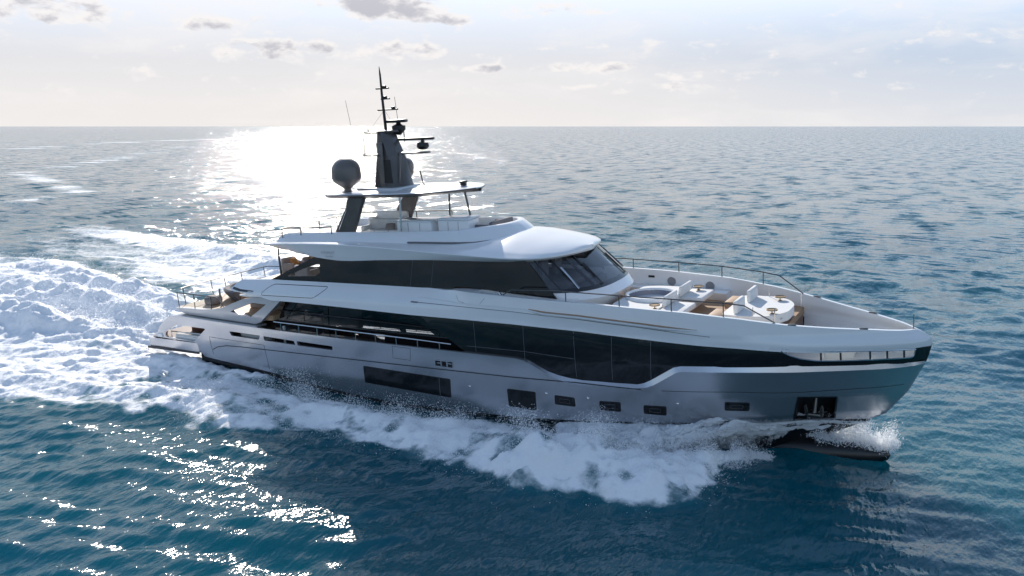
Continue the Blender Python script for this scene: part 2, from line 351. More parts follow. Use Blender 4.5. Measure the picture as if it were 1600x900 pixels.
# ledge along the top of the hull where the black glass begins
ledge_o = [(23.5, 2.27), (23.85, 2.14), (24.26, 1.92), (24.7, 1.70), (25.1, 1.57), (25.5, 1.50), (26.0, 1.48), (28.2, 1.53), (28.6, 1.59), (28.9, 1.71), (29.14, 1.86), (29.80, 2.29), (30.0, 2.35), (31, 2.37), (33.85, 2.42), (36.66, 2.40), (37.6, 2.43), (stem(2.45)-.01, 2.45)]
ledge_i = [(23.35, 2.33), (23.75, 2.24), (24.13, 2.05), (24.55, 1.86), (25.0, 1.74), (25.45, 1.67), (26.0, 1.63), (28.25, 1.66), (28.52, 1.74), (28.78, 1.88), (29.0, 2.02), (29.68, 2.46), (29.95, 2.53), (31, 2.57), (33.84, 2.66), (36.6, 2.59), (37.5, 2.56), (stem(2.55)-.03, 2.55)]
lm = MB()
for s in SS:
    ro = subdiv(ledge_o, 99, False); rows = []
    for (xo, zo), (xi, zi) in zip(ledge_o, ledge_i): rows.append([(xo, s*(HB(xo, zo)+.012), zo), (xi, s*max(HB(xi, zi)-.11, .003), zi), (xi, s*max(HB(xi, zi)-.2, .002), zi-.03)])
    fine = []
    for a, b in zip(rows, rows[1:]):
        for t in (0, .25, .5, .75): fine.append([tuple(Vector(p)*(1-t)+Vector(q)*t) for p, q in zip(a, b)])
    fine.append(rows[-1]); lm.grid(fine)
lm.build('hull_ledge', 'silver paint', Y)
# bottom: dark boot stripe, planing bottom, keel
bm_ = MB()
for s in SS:
    rows = []
    for x in list(np.arange(4.05, 35.8, .5)) + [35.9, 36.14]:
        zc = chine_z(x); y = HB(x, zc); kz = float(smooth_tab([4, 20, 28, 31, 33, 34.56, 36.16], [-1.6, -2.2, -2.6, -2.5, -1.75, -.78, .08], x))
        d = .20*min(1, max(0, (24-x)/8))
        rows.append([(x, s*y, zc), (x, s*(y-.04), zc-d-.01), (x, s*y*.88, zc-d-.03), (x, s*y*.4, zc*.4+kz*.6-.05), (x, s*.06*min(1, (36.2-x)), kz)])
    bm_.grid(rows)
bm_.build('hull_bottom', 'antifouling', Y, sharp=25)
bb = []
for x, r_, zc in ((29.5, .05, -1.7), (30.5, .40, -1.66), (32, .56, -1.58), (33.5, .62, -1.50), (34.8, .60, -1.42), (35.6, .53, -1.36), (36.2, .42, -1.31), (36.6, .30, -1.28), (36.82, .17, -1.26), (36.9, .02, -1.25)):
    bb.append([(x, r_*.95*math.cos(q), zc + r_*math.sin(q)) for q in np.linspace(0, 2*math.pi, 25)[:-1]])
MB().grid(bb, closed=True, capends=True).build('bulbous_bow', 'antifouling', Y, sharp=70)
MB().grid([[(4.08, -3.5, -1), (4.08, 3.5, -1)], [(4.08, -3.5, 1.2), (4.08, 3.5, 1.2)]]).build('transom', 'silver paint', Y)
# knuckle groove, garage door seam, side hatch seam
g = MB(); ribbon(g, [(5.1, 1.02), (5.5, 1.2), (6.2, 1.33), (7.2, 1.37), (8.9, 1.39), (12, 1.42), (16.3, 1.45), (22.9, 1.49), (25.8, 1.55), (28.4, 1.50)], .045, sides=SS); ribbon(g, [(29.2, 1.5), (31.9, 1.58), (33.8, 1.54), (36.4, 1.6), (37.3, 1.66)], .02, sides=SS)
g.build('hull_groove', 'seam', hull)
g = MB(); ribbon(g, [(5.06, .75), (5.03, 1.1), (5.02, 1.70), (8.92, 1.62), (8.97, .25)], .022); g.build('garage_door_seam', 'seam', hull)
g = MB(); ribbon(g, [(16.91, 2.30), (17.88, 2.28), (17.80, 1.72), (16.86, 1.75)], .016, closed=True); g.build('boarding_gate_seam', 'seam', hull)
# hull windows: recessed dark panes in slim frames
hw = [[(15.08, 1.17), (19.78, 1.04), (19.69, .18), (15.02, .37)], [(22.60, .92), (23.89, .92), (23.83, .10), (22.58, .15)], [(24.77, .88), (25.60, .85), (25.61, .48), (24.75, .50)],
      [(26.68, .82), (27.52, .85), (27.50, .46), (26.66, .46)], [(28.45, .80), (29.30, .81), (29.26, .44), (28.43, .46)], [(31.45, 1.10), (32.28, 1.09), (32.22, .73), (31.41, .75)]]
for q in hw:
    rq = rounded(q, .05, 3); p = MB(); panel(p, rq, off=-.004, th=.02, zs=.3); o = p.build('hull_window', 'black glass', Y)
    f = MB(); ribbon(f, rq, .035, out=.012, closed=True); f.build('window_frame', 'black paint', o)
    if q[0][0] > 24:
        inn = [(q[0][0]*.75+q[2][0]*.25, q[0][1]*.72+q[2][1]*.28), (q[1][0]*.75+q[3][0]*.25, q[1][1]*.72+q[3][1]*.28), (q[2][0]*.75+q[0][0]*.25, q[2][1]*.72+q[0][1]*.28), (q[3][0]*.75+q[1][0]*.25, q[3][1]*.72+q[1][1]*.28)]
        f = MB(); ribbon(f, inn, .012, out=.02, closed=True); f.build('opening_sash', 'grey seam', o)
    elif q[0][0] < 16:
        f = MB(); ribbon(f, [(19.22, 1.04), (19.14, .22)], .02, out=.006); f.build('mullion', 'grey seam', o)
# recessed vent with chrome bars, small fittings
v = MB(); panel(v, vent_hole, off=.125, th=.02); vo = v.build('hull_vent', 'black paint', Y)
v = MB(); ribbon(v, vent_hole, .03, out=.01, closed=True); ribbon(v, [(19.42, 1.86), (19.41, 1.6)], .05, out=-.02); ribbon(v, [(19.72, 1.87), (19.71, 1.6)], .05, out=-.02); ribbon(v, [(19.2, 1.74), (19.42, 1.74)], .04, out=-.03); ribbon(v, [(19.72, 1.76), (19.95, 1.75)], .04, out=-.03)
v.build('vent_bars', 'steel', vo)
for x, z in ((20.75, .82), (24.4, .92), (26.2, .9), (29.75, .98)):
    MB().lathe((x, -HB(x, z), z), [(.055, .03), (.06, -.01), (.03, -.035), (.005, -.04)], 12, 'y').build('hull_light', 'steel', Y)
# anchor pocket with stockless anchor
ap = MB(); yb = 1.15
for a, b in zip(pocket, pocket[1:]+pocket[:1]):
    ap.add([(a[0], -HB(*a)+.1, a[1]), (b[0], -HB(*b)+.1, b[1]), (b[0]*.9+3.44, -max(.05, HB(*b)-.75), b[1]*.8+.1), (a[0]*.9+3.44, -max(.05, HB(*a)-.75), a[1]*.8+.1)], [[0, 1, 2, 3]])
ap.add([(a[0]*.9+3.44, -max(.05, HB(*a)-.75), a[1]*.8+.1) for a in pocket], [[0, 1, 2, 3]])
apo = ap.build('anchor_pocket', 'dark metal', Y)
f = MB(); ribbon(f, pocket, .06, out=.006, closed=True); f.build('pocket_frame', 'black paint', apo)
an = MB(); an.tube([(34.4, -1.15, 1.1), (34.38, -1.35, .55)], .07); an.box((34.38, -1.38, .5), (.55, .2, .16), bev=.05)
an.tube([(34.14, -1.4, .5), (34.1, -1.55, .85), (34.12, -1.58, .95)], [.08, .06, .02]); an.tube([(34.62, -1.38, .5), (34.68, -1.5, .85), (34.68, -1.52, .95)], [.08, .06, .02])
an.build('anchor', 'dark rail', apo)

# ---- black window band at main deck level, open bow lookout
bow_hole = [(33.43, 3.30), (33.50, 3.20), (33.70, 3.07), (34.06, 2.93), (34.56, 2.83), (35.06, 2.80), (36.26, 2.78), (37.52, 2.77), (37.60, 2.82), (37.66, 3.08), (37.62, 3.11), (36.67, 3.14), (35.08, 3.21), (33.76, 3.32)]
band = [(18.30, 3.82), (20.69, 2.33), (23.3, 2.30), (23.7, 2.22), (24.1, 2.02), (24.5, 1.83), (25.0, 1.70), (25.45, 1.63), (26, 1.60), (28.25, 1.63), (28.52, 1.71), (28.78, 1.85), (29.0, 1.99), (29.68, 2.43), (29.95, 2.50), (31, 2.54), (33.84, 2.63), (36.6, 2.56), (37.5, 2.53), (stem(2.55)-.01, 2.53),
        (stem(2.85)-.01, 2.85), (stem(3.15)-.01, 3.17), (37.07, 3.19), (35.09, 3.18), (33.5, 3.25), (31.97, 3.35), (30.63, 3.41), (28.48, 3.54), (25.88, 3.68), (23.06, 3.77), (20, 3.82)]
b_ = MB(); panel(b_, band, [bow_hole], off=.12, th=.09, step=.3, sides=(-1,)); panel(b_, band, off=.12, th=.09, step=.3, sides=(1,)); bandob = b_.build('window_band', 'black glass', Y)
v = MB()
for q in ([(21.16, 3.77), (21.2, 2.42)], [(23.5, 3.70), (23.51, 2.31)], [(25.72, 3.62), (25.75, 1.75)], [(28.85, 3.46), (28.79, 1.9)], [(27.3, 3.5), (27.25, 1.75)], [(20.75, 2.62), (23.5, 2.62), (25.74, 2.50)]):
    v = MB(); ribbon(v, q, .014, fy=lambda x, z: HB(x, z)-.12, out=.004); v.build('pane_seam', 'grey seam', bandob)
fB = lambda x, z: HB(x, z)-.12
v = MB()
for s in (-1,): v.tube([(x, s*(fB(x, z)+.01), z) for x, z in subdiv(rounded(bow_hole, .06, 2), .15)], .028, 6, closed=True)
v.build('lookout_frame', 'steel', bandob)
for s in (-1,):
    for x, zt, zb in ((34.71, 3.22, 2.8), (35.33, 3.19, 2.79), (36.25, 3.15, 2.78), (36.78, 3.13, 2.78), (37.3, 3.11, 2.78)):
        v = MB(); v.tube([(x, s*(fB(x, zb)-.05), zb-.03), (x, s*(fB(x, zt)-.05), zt+.03)], .035, 8); v.build('lookout_post', 'dark rail', bandob)
v = MB(); panel(v, rounded(bow_hole, .04, 2), off=.16, th=.008, sides=(-1,)); v.build('lookout_pane', 'clear glass', bandob)

# ---- white topsides / bulwark
def crease(x): return float(np.interp(x, [18, 23, 28.5, 31, 32, 34, 36, 38.2], [4.34, 4.25, 3.96, 3.80, 3.74, 3.58, 3.46, 3.44]))
def FU(x, z):
    y = HB(x, z); s = 1 - np.clip((x-18.2)/(21.2-18.2), 0, 1)**2*(3-2*np.clip((x-18.2)/(21.2-18.2), 0, 1))
    y -= .10*min(1, max(0, crease(x)-z)/.35)*min(1, max(0, (x-20)/6))
    y -= s*max(0, z-4.25)*1.05
    return y
sheer = [(19.5, 4.86), (20.2, 4.93), (21, 4.92), (22, 4.88), (24, 4.80), (27, 4.73), (30, 4.58), (32, 4.38), (33.5, 4.17), (35, 3.99), (36.3, 3.86), (37.2, 3.76), (37.66, 3.71)]
top = [(6.91, 4.30), (7.1, 4.55), (7.34, 4.70), (9.3, 4.79), (14, 4.84)] + sheer
up_outer = top + [(37.9, 3.60), (38.14, 3.45), (stem(3.15)-.002, 3.14), (37.07, 3.15), (35.09, 3.13), (33.5, 3.21), (31.97, 3.31), (30.63, 3.37), (28.48, 3.50), (25.88, 3.64), (23.06, 3.73), (20, 3.78), (17.97, 3.79), (14, 3.88), (11.3, 3.92), (9.7, 3.92), (8.7, 4.10), (7.8, 4.17), (7.2, 4.20)]
ub = MB(); panel(ub, up_outer, fy=FU, th=.16, step=.28, zs=.13, sides=SS); bul = ub.build('bulwark', 'white gelcoat', Y)
g = MB(); ribbon(g, [(17.97, 4.34), (20.5, 4.31), (23.05, 4.25), (26, 4.12), (28.46, 3.96), (31.03, 3.71)], .022, fy=FU); ribbon(g, [(17.97, 4.34), (18.35, 4.335)], .05, fy=FU, out=.006); g.build('topside_line', 'grey seam', bul)
g = MB(); ribbon(g, rounded([(9.06, 4.13), (9.28, 4.42), (9.62, 4.62), (13.07, 4.66), (12.48, 4.18)], .2, 4), .026, fy=FU, closed=True); g.build('side_hatch_seam', 'seam', bul)
g = MB(); ribbon(g, [(20.3, 4.74), (20.45, 4.52), (21.1, 4.42), (21.5, 4.44), (21.75, 4.72)], .012, fy=FU); g.build('gate_seam', 'grey seam', bul)
g = MB(); ribbon(g, [(7.05, 4.36), (7.6, 4.28), (8.55, 4.25)], .09, fy=FU, out=.006); g.build('wing_vent', 'black paint', bul)
# side step: a teak-topped ledge let into the topside
st = MB(); tk = MB(); rows = []; rt = []
for x in np.arange(18.2, 30.7, .2):
    t = (x-18.2)/12.4; wd = .17*min(1, max(0, (x-23.6)/.8))*min(1, max(0, 30.6-x)/1.2) + .02
    zt = float(np.interp(x, [18, 23.5, 24.5, 26, 28.46, 30.6], [4.52, 4.42, 4.33, 4.28, 4.12, 3.94])); y = FU(x, zt)
    rows.append([(x, -(y-.03), zt+.012), (x, -(y+wd), zt), (x, -(y+wd), zt-.05), (x, -(y-.03), zt-.05-wd*.7)])
    if x > 23.7: rt.append([(x, -(y+.002), zt+.022), (x, -(y+wd-.025), zt+.012)])
st.grid(rows, closed=True, capends=True); so = st.build('side_step', 'white gelcoat', Y); tk.grid(rt).build('step_tread', 'teak', so)

# ---- decks inside the hull
def outline(x0, x1, z, inset, n=40): return sym([(x, max(.02, HB(x, z)-inset)) for x in np.linspace(x0, x1, n)])
MB().prism(outline(20.6, 33.2, 3.6, .13), 3.40, 3.65).build('foredeck', 'teak', Y)
MB().prism(outline(33.19, 37.75, 2.6, .2), 2.40, 2.56).build('mooring_deck', 'cushion', Y)
MB().prism(outline(33.12, 33.2, 2.5, .3, 2), 2.5, 3.64).build('foredeck_bulkhead', 'wood', Y)
MB().prism(outline(4.9, 24.5, 1.3, .14), 1.20, 1.35).build('main_deck', 'cushion', Y)
MB().prism(sym([(6.3, 2.3), (7.3, 3.1), (8, 3.55), (12, 3.6), (20.7, 3.6)]), 3.98, 4.25).build('upper_deck', 'white gelcoat', Y)
MB().prism(sym([(6.45, 2.2), (7.35, 3.0), (8, 3.45), (12, 3.5), (20.6, 3.5)]), 4.251, 4.262).build('upper_decking', 'teak', Y)
MB().prism(sym([(7.2, 3.3), (9, 3.55), (20.6, 3.55)]), 3.90, 3.975).build('deckhead', 'white gelcoat', Y)

v = MB(); panel(v, [(33.2, 2.56), (37.6, 2.56), (37.75, 2.9), (37.6, 3.24), (36, 3.28), (33.2, 3.4)], off=.23, th=.015, sides=(1,)); v.build('bow_liner', 'white gelcoat', Y)
# ---- beach club
sp = MB(); sp.prism(rounded(sym([(-.05, 3.5), (1, 3.49), (4.05, 3.58)]), .25, 5), .72, 1.24); sp.prism(rounded(sym([(-.35, 3.3), (2.0, 3.3)]), .3, 5), .62, .70)
spo = sp.build('swim_platform', 'silver paint', Y); MB().prism(rounded(sym([(.1, 3.3), (5.0, 3.35)]), .2, 4), 1.25, 1.275).build('platform_decking', 'wood', spo)
MB().box((2.0, -3.56, .72), (4.0, .04, .12)).build('platform_fender', 'seam', spo)
MB().box((5.0, 0, 2.0), (.12, 6.6, 1.45)).build('beach_club_wall', 'wood', Y)
MB().box((3.2, -1.7, 1.84), (3.5, .1, 1.16), bev=.02).build('beach_club_wall', 'wood', Y)  # added wall, shuts out the bright view so the club looks dark inside
MB().prism(rounded(sym([(2.0, 2.75), (4.95, 2.85)]), .2, 3), 2.40, 2.46).build('beach_club_ceiling', 'wood', Y)
MB().box((4.9, -2.1, 1.95), (.05, 1.3, .55), bev=.02).build('beach_club_mirror', 'pale silver', Y)
for s in SS:                                               # quarter arches curling over the transom
    q = MB(); rows = []
    for (x, z) in [(.45, 1.29), (.75, 1.57), (1.01, 1.86), (1.40, 2.19), (1.84, 2.45), (2.41, 2.60), (3.05, 2.645), (5.5, 2.575), (8.5, 2.495)]:
        y = HB(x, z); rows.append([(x, s*(y+.004), z-.02), (x, s*(y-.05), z+.015), (x, s*(y-.75), z+.03), (x, s*(y-.78), z-.08)])
    q.grid(rows, closed=True, capends=True); q.build('quarter_arch', 'pale silver', Y)
rl = MB(); rl.tube([(1.6, -3.2, 1.62), (4.3, -3.2, 1.62)], .03); rl.tube([(1.6, -3.2, 1.27), (1.6, -3.2, 1.62)], .025); rl.tube([(3, -3.2, 1.27), (3, -3.2, 1.62)], .025); rl.tube([(4.3, -3.2, 1.27), (4.3, -3.2, 1.62)], .025)
rl.build('club_rail', 'steel', Y)
MB().box((1.02, -3.42, 1.42), (.34, .18, .22), bev=.05).build('stern_light', 'white gelcoat', Y)
MB().box((9.6, 0, 1.9), (.1, 6.0, 1.1)).build('cockpit_bulkhead', 'cushion', Y)

# ---- raised terrace pod at the stern
pod = [(2.55, 3.04), (2.78, 2.86), (3.14, 2.74), (4.2, 2.69), (6, 2.65), (8.28, 2.58), (8.74, 2.72), (10.22, 3.86), (10.2, 3.96), (9.06, 3.97), (8.6, 3.95), (7.74, 3.84), (6.9, 3.55), (6.08, 3.25), (5.3, 3.12), (4.5, 3.08)]
pod_hole = rounded([(6.74, 3.14), (8.12, 2.94), (9.31, 3.67), (8.37, 3.69)], .08, 3)
FP = lambda x, z: HB(x, 2.6) - .12 - .30*max(0, 3.02-z) - .02*max(0, z-3.2)
for s in SS: p = MB(); panel(p, pod, [pod_hole], fy=FP, th=.28, sides=(s,)); podo = p.build('terrace_pod', 'pale silver', Y)
MB().prism(rounded(sym([(2.5, 3.3), (6, 3.38), (9.4, 3.4)]), .2, 4), 2.80, 3.045).build('terrace_deck', 'teak', podo)
def FPr(x, z): return FP(x, 3.0) - .12
def rail(path, r, posts, mtl, bar='handrail', drop=None, pr=None):
    o = MB().tube(path, r, 8).build(bar, mtl, Y)
    for a, b in posts: MB().tube([a, b], pr or r*.9, 6).build('rail_post', mtl, o)
    return o
r_ = rail([(2.62, -3.32, 3.82), (3.9, -3.34, 3.78), (5.14, -3.34, 3.74), (5.5, -3.34, 3.72), (5.7, -3.36, 3.62), (6.1, -3.4, 3.24)], .026,
     [((2.66, -3.32, 3.05), (2.62, -3.32, 3.82)), ((3.88, -3.34, 3.06), (3.9, -3.34, 3.78)), ((5.1, -3.34, 3.08), (5.14, -3.34, 3.73))], 'dark rail')
MB().box((3.9, -3.34, 3.42), (2.4, .012, .6)).build('glass_panel', 'clear glass', r_)
rail([(2.55, -3.0, 3.95), (2.45, -2.6, 3.96), (2.42, 0, 3.96), (2.42, 3.1, 3.96), (2.6, 3.35, 3.96), (9, 3.5, 4.0)], .026,
     [((2.5, y, 3.0), (2.42, y, 3.95)) for y in (-2.75, -.85, .1, 1.35, 3.1)] + [((5.5, 3.42, 3.0), (5.5, 3.42, 3.97))], 'dark rail')
MB().tube([(5.0, -2.6, 3.05), (5.0, -2.6, 4.0)], .05).build('deck_pillar', 'steel', Y)
# side deck rail (steel, sunlit top) along the main deck
pts = [(9.75, 2.86), (12, 2.82), (15, 2.76), (18, 2.70), (20.0, 2.64)]
fr = lambda x: HB(x, 2.4) - .07
rail([(x, -fr(x), z) for x, z in subdiv(pts, .8, False)], .03, [((x, -fr(x), 2.38), (x, -fr(x), float(np.interp(x, [p[0] for p in pts], [p[1] for p in pts])))) for x in np.linspace(10.2, 19.4, 9)], 'steel', pr=.026)
rail([(x, fr(x), z) for x, z in subdiv(pts, .8, False)], .03, [((x, fr(x), 2.38), (x, fr(x), float(np.interp(x, [p[0] for p in pts], [p[1] for p in pts])))) for x in np.linspace(10.2, 19.4, 9)], 'steel', pr=.026)

# ---- main deck saloon: black frames with tinted panes one can see through
FS = lambda x, z: 2.95
saloon = [(8.85, 1.36), (9.05, 2.4), (10.05, 3.895), (20.9, 3.895), (20.9, 1.36)]
panes = [[(9.80, 2.80), (10.65, 3.66), (12.32, 3.66), (12.24, 2.72)], [(12.58, 3.66), (12.5, 2.71), (18.6, 2.71), (17.6, 3.4), (16.6, 3.66)]]
low = [[(9.6, 2.55), (9.6, 2.2), (12.1, 2.2), (12.2, 2.5)], [(12.5, 2.5), (12.5, 2.15), (15.8, 2.15), (15.8, 2.5)]]
sl = MB(); panel(sl, saloon, panes + low, fy=FS, th=.06, smoothn=False, sides=SS); salo = sl.build('saloon', 'black glass', Y)
for q_ in panes + low:
    for s in SS:
        t = MB(); panel(t, q_, fy=FS, off=.03, th=.008, smoothn=False, sides=(s,)); t.build('saloon_window', 'smoked glass', salo)
MB().box((20.95, 0, 2.6), (.1, 5.8, 2.5)).build('saloon_bulkhead', 'black paint', salo)
MB().box((15, 0, 1.37), (11.5, 5.7, .04)).build('saloon_floor', 'wood', salo)
for s in SS: MB().tube([(9.4, s*3.02, 3.27), (12, s*3.02, 3.20), (15, s*3.02, 3.12), (18, s*3.02, 3.04)], .025, 6).build('window_rail', 'black paint', salo)

# ---- upper deckhouse
zt_top = lambda x: float(np.interp(x, [p[0] for p in top], [p[1] for p in top]))
for s in SS: MB().grid([[(x, s*(FU(x, zt_top(x))-.04), zt_top(x)-.012), (x, s*2.9, zt_top(x)-.012), (x, s*2.9, zt_top(x)-.12), (x, s*(FU(x, zt_top(x))-.1), zt_top(x)-.12)] for x in np.arange(7.6, 21.3, .4)], closed=True, capends=True).build('side_deck', 'white gelcoat', Y)
FH = lambda x, z: 3.06 - .10*max(0, z-4.8) - .0*x
side_glass = [(9.25, 4.79), (12.05, 5.97), (13.8, 6.0), (19.4, 6.22), (23.2, 6.2), (23.5, 6.1), (24.75, 4.72), (22.7, 4.83), (20.8, 4.98), (19.95, 4.98), (19.7, 4.85), (14, 4.80)]
tri = rounded([(10.25, 4.98), (12.05, 5.08), (12.33, 5.20), (12.38, 5.69), (11.27, 5.37)], .04, 2)
s_ = MB(); panel(s_, side_glass, [tri], fy=FH, th=.06, sides=SS); dh = s_.build('upper_deckhouse', 'black glass', Y)
for s in SS:
    t = MB(); panel(t, tri, fy=FH, off=.03, th=.008, sides=(s,)); t.build('quarter_window', 'smoked glass', dh)
for x in (17.6, 18.7): g = MB(); ribbon(g, [(x-.03, 4.9), (x+.15, 6.15)], .012, fy=FH); g.build('pane_seam', 'grey seam', dh)
# plan curve round the front: starboard side, round the bow, port side
def front(z, n=48):
    """half plan of the wheelhouse front at height z"""
    xf = float(np.interp(z, [3.65, 4.2, 4.6, 4.92, 6.35], [25.75, 26.2, 26.40, 26.1, 24.45])); xb = float(np.interp(z, [3.65, 4.92, 6.35], [23.2, 23.4, 22.1]))
    w0 = float(np.interp(z, [3.65, 4.7, 4.92, 6.35], [2.85, 3.04, 3.03, 2.90])); out = []
    for k in range(n+1):
        a = math.pi/2*k/n; e = 2/2.7
        out.append((xb + (xf-xb)*math.sin(a)**e, w0*max(0, math.cos(a))**e))
    return out
def ring(z, full=True):
    h = front(z); return [(x, -y, z) for x, y in h] + [(x, y, z) for x, y in reversed(h[:-1])]
base = MB(); base.grid([ring(z) for z in (3.62, 3.9, 4.2, 4.45, 4.6, 4.75, 4.86, 4.92)])
base.add([(20.3, s*2.95, z) for s in SS for z in (3.62, 4.9)] + [(23.4, s*3.0, z) for s in SS for z in (3.62, 4.9)], [[0, 1, 5, 4], [2, 3, 7, 6]])
base.build('wheelhouse_base', 'white gelcoat', Y, recalc=True)
zb_, zt_ = 4.92, 6.33
A, B = ring(zb_), ring(zt_); n_ = len(A)
def strip(i0, i1, z0=0., z1=1., off=0.):
    rows = []
    for t in (z0, (z0+z1)/2, z1):
        rows.append([tuple(Vector(A[i])*(1-t)+Vector(B[i])*t + Vector((A[i][0]-22, A[i][1], 0)).normalized()*off) for i in range(i0, i1+1)])
    return rows
splits = [0, 14, 15, 33, 35, 61, 63, 81, 82, 96]
ws = None
for k, (a, b) in enumerate(zip(splits, splits[1:])):
    if k in (0, 8): MB().grid(strip(a, b)).build('corner_pane', 'windscreen glass', dh)
    elif k in (2, 4, 6): MB().grid(strip(a, b)).build('windscreen', 'windscreen glass', dh)
    else: MB().grid(strip(a, b, off=.015)).build('windscreen_pillar', 'black paint', dh)
MB().grid(strip(0, 96, 0, .10, .012)).build('windscreen_sill', 'black paint', dh)
MB().grid(strip(0, 96, .9, 1.02, .012)).build('windscreen_header', 'black paint', dh)
ip = MB(); ip.prism(sym([(21, 2.7), (23.6, 2.6), (24.8, 1.9), (25.3, 0)]), 4.6, 4.80); ip.box((20.8, 0, 5.1), (.1, 5.6, 2.4)); ip.box((24.2, 0, 4.95), (.9, 3.6, .3), bev=.08); ip.build('helm_console', 'grey fabric', dh)
for y in (-1.3, 0, 1.3): MB().box((22.6, y, 5.2), (.25, .7, 1.0), bev=.1).build('helm_seat', 'grey fabric', dh)
for i in (24, 39, 57, 74):                                 # wipers lie up the glass
    a = Vector(A[i])*.93+Vector(B[i])*.07; b = Vector(A[i+1])*.35+Vector(B[i+1])*.65; nrm = Vector((A[i][0]-22, A[i][1], .9)).normalized()
    wp = MB(); wp.tube([a+nrm*.05, (a+b)/2+nrm*.08, b+nrm*.05], .022, 6); wp.tube([a+nrm*.05+Vector((0, .12, 0)), b+nrm*.05+Vector((0, .1, 0))], .012, 6)
    wpo = wp.build('wiper', 'steel' if i == 24 else 'dark metal', dh)
    MB().tube([Vector(A[i])*.75+Vector(B[i])*.25+nrm*.045, Vector(A[i])*.12+Vector(B[i])*.88+nrm*.045], .022, 6).build('wiper_blade', 'dark metal', wpo)
for y in (-2.35, 2.35): MB().lathe((25.55 if y < 0 else 25.5, y*.93, 4.1), [(.14, -.03), (.16, 0), (.14, .03)], 20, 'y').build('deck_speaker', 'speaker mesh', Y)
MB().tube([(22.05, -3.0, 4.85), (22.2, -3.08, 4.72), (22.35, -3.1, 4.55)], .04, 6).build('door_handle', 'steel', Y)

# ---- roof with fascia, crowned forward
def tb(X, V): return lambda x: float(smooth_tab(X, V, x))
rw = tb([8.7, 9.2, 10, 13.5, 20, 22.1, 23.1, 23.8, 24.38, 24.78, 25.02], [2.75, 3.05, 3.28, 3.38, 3.38, 3.30, 3.14, 2.82, 2.2, 1.35, .02])
r_lo = tb([8.7, 10, 12.4, 13.8, 16, 19.6, 23.5, 25.4], [6.36, 6.28, 5.96, 5.87, 5.98, 6.10, 6.13, 6.26])
r_ed = tb([8.7, 10, 13.5, 20, 23.9, 25.4], [6.42, 6.58, 6.66, 6.44, 6.30, 6.36])
r_tp = tb([8.7, 10, 13, 18, 21.7, 23.5, 25.32], [6.46, 6.66, 6.80, 6.92, 7.02, 6.78, 6.38])
rows = []
for x in list(np.arange(8.7, 23, .3)) + list(np.arange(23, 24.99, .11)) + [24.98, 25.015]:
    W_, lo, ed, tp = rw(x), r_lo(x), r_ed(x), r_tp(x); half = []
    cut = min(.34, W_*.3)
    half += [(0, lo+.08), (W_*.5, lo+.07), (max(0, W_-cut-.25), lo+.05), (W_-cut, lo), (W_-cut*.45, lo+(ed-lo)*.45), (W_-.03, ed-.05), (W_, ed-.015), (W_-.02, ed+.02), (W_-.07, ed+.035)]
    for t in (.93, .86, .78, .7, .6, .48, .36, .24, .12, 0): half.append((W_*t, ed+.035+(max(tp-ed-.035, .01))*(1-t**2.4)))
    rows.append([(x, -y, z) for y, z in half] + [(x, y, z) for y, z in reversed(half[1:-1])])
rf = MB().grid(rows, closed=True, capends=True).build('wheelhouse_roof', 'white gelcoat', Y, sharp=28)
g = MB()
FRo = lambda x, z: rw(x) - min(.34, rw(x)*.3)*np.clip((r_ed(x)-z)/(r_ed(x)-r_lo(x)), 0, 1)
ribbon(g, [(11.3, 6.38), (14, 6.40), (17, 6.33), (20.6, 6.26)], .02, fy=FRo, out=.012); ribbon(g, [(11.2, 6.38), (11.6, 6.385)], .05, fy=FRo, out=.014); g.build('roof_line', 'grey seam', rf)
# small raised letters on the roof fascia
for txt, x, z, sz in (('AZIMUT', 12.75, 6.20, .20), ('GRANDE', 12.95, 6.04, .10)):
    cu = bpy.data.curves.new('name_lettering', 'FONT'); cu.body = txt; cu.size = sz; cu.extrude = .004; cu.space_character = 1.25
    tmp = bpy.data.objects.new('tmp_lettering', cu); col.objects.link(tmp)
    me = bpy.data.meshes.new_from_object(tmp.evaluated_get(bpy.context.evaluated_depsgraph_get())); bpy.data.objects.remove(tmp)
    me.materials.clear(); me.materials.append(MAT['pale silver']); o = bpy.data.objects.new('name_lettering', me); col.objects.link(o); o.parent = rf
    o.location = (x, -FRo(x+.4, z)-.055, z); o.rotation_euler = (R(113), 0, R(-.5))

# ---- flybridge coaming
def coam(t):                                               # half plan, t 0..1 from aft to the front centre
    pts = [(9.7, 2.92), (12, 2.92), (15, 2.85), (18, 2.68), (19.6, 2.55), (20.6, 2.30), (21.3, 1.85), (21.75, 1.2), (21.98, .55), (22.04, 0)]
    L = np.linspace(0, 1, len(pts)); return float(smooth_tab(L, [p[0] for p in pts], t)), float(np.interp(t, L, [p[1] for p in pts]))
cz0 = lambda x: float(np.interp(x, [9.7, 13, 18, 20.5, 21.5, 22.1], [6.58, 6.68, 6.72, 6.72, 6.80, 6.90])); cz1 = lambda x: float(np.interp(x, [9.7, 10.4, 13.4, 20, 21.1, 22.1], [6.88, 7.0, 7.10, 7.24, 7.34, 7.38]))
T = np.linspace(0, 1, 60); half = [coam(t) for t in T]; half = [(x, y) for x, y in half]
full = [(x, -y) for x, y in half] + [(x, y) for x, y in reversed(half[:-1])]
rows = []
for x, y in full:
    def ins(d, z):
        k = max(0., (x-17.5)/4.6); return (x - d*k*1.15, y*(1 - d*.36*(1-.15*k)), z)
    z0, z1 = cz0(x), cz1(x); ff = 1.2 if x > 20 else .8
    rows.append([ins(0, z0-.1), ins(.0, z0), ins(.22*ff, z0*.45+z1*.55), ins(.42*ff, z1-.03), ins(.47*ff, z1), ins(.60*ff, z1), ins(.64*ff, z1-.04), ins(.7*ff, z0-.1)])
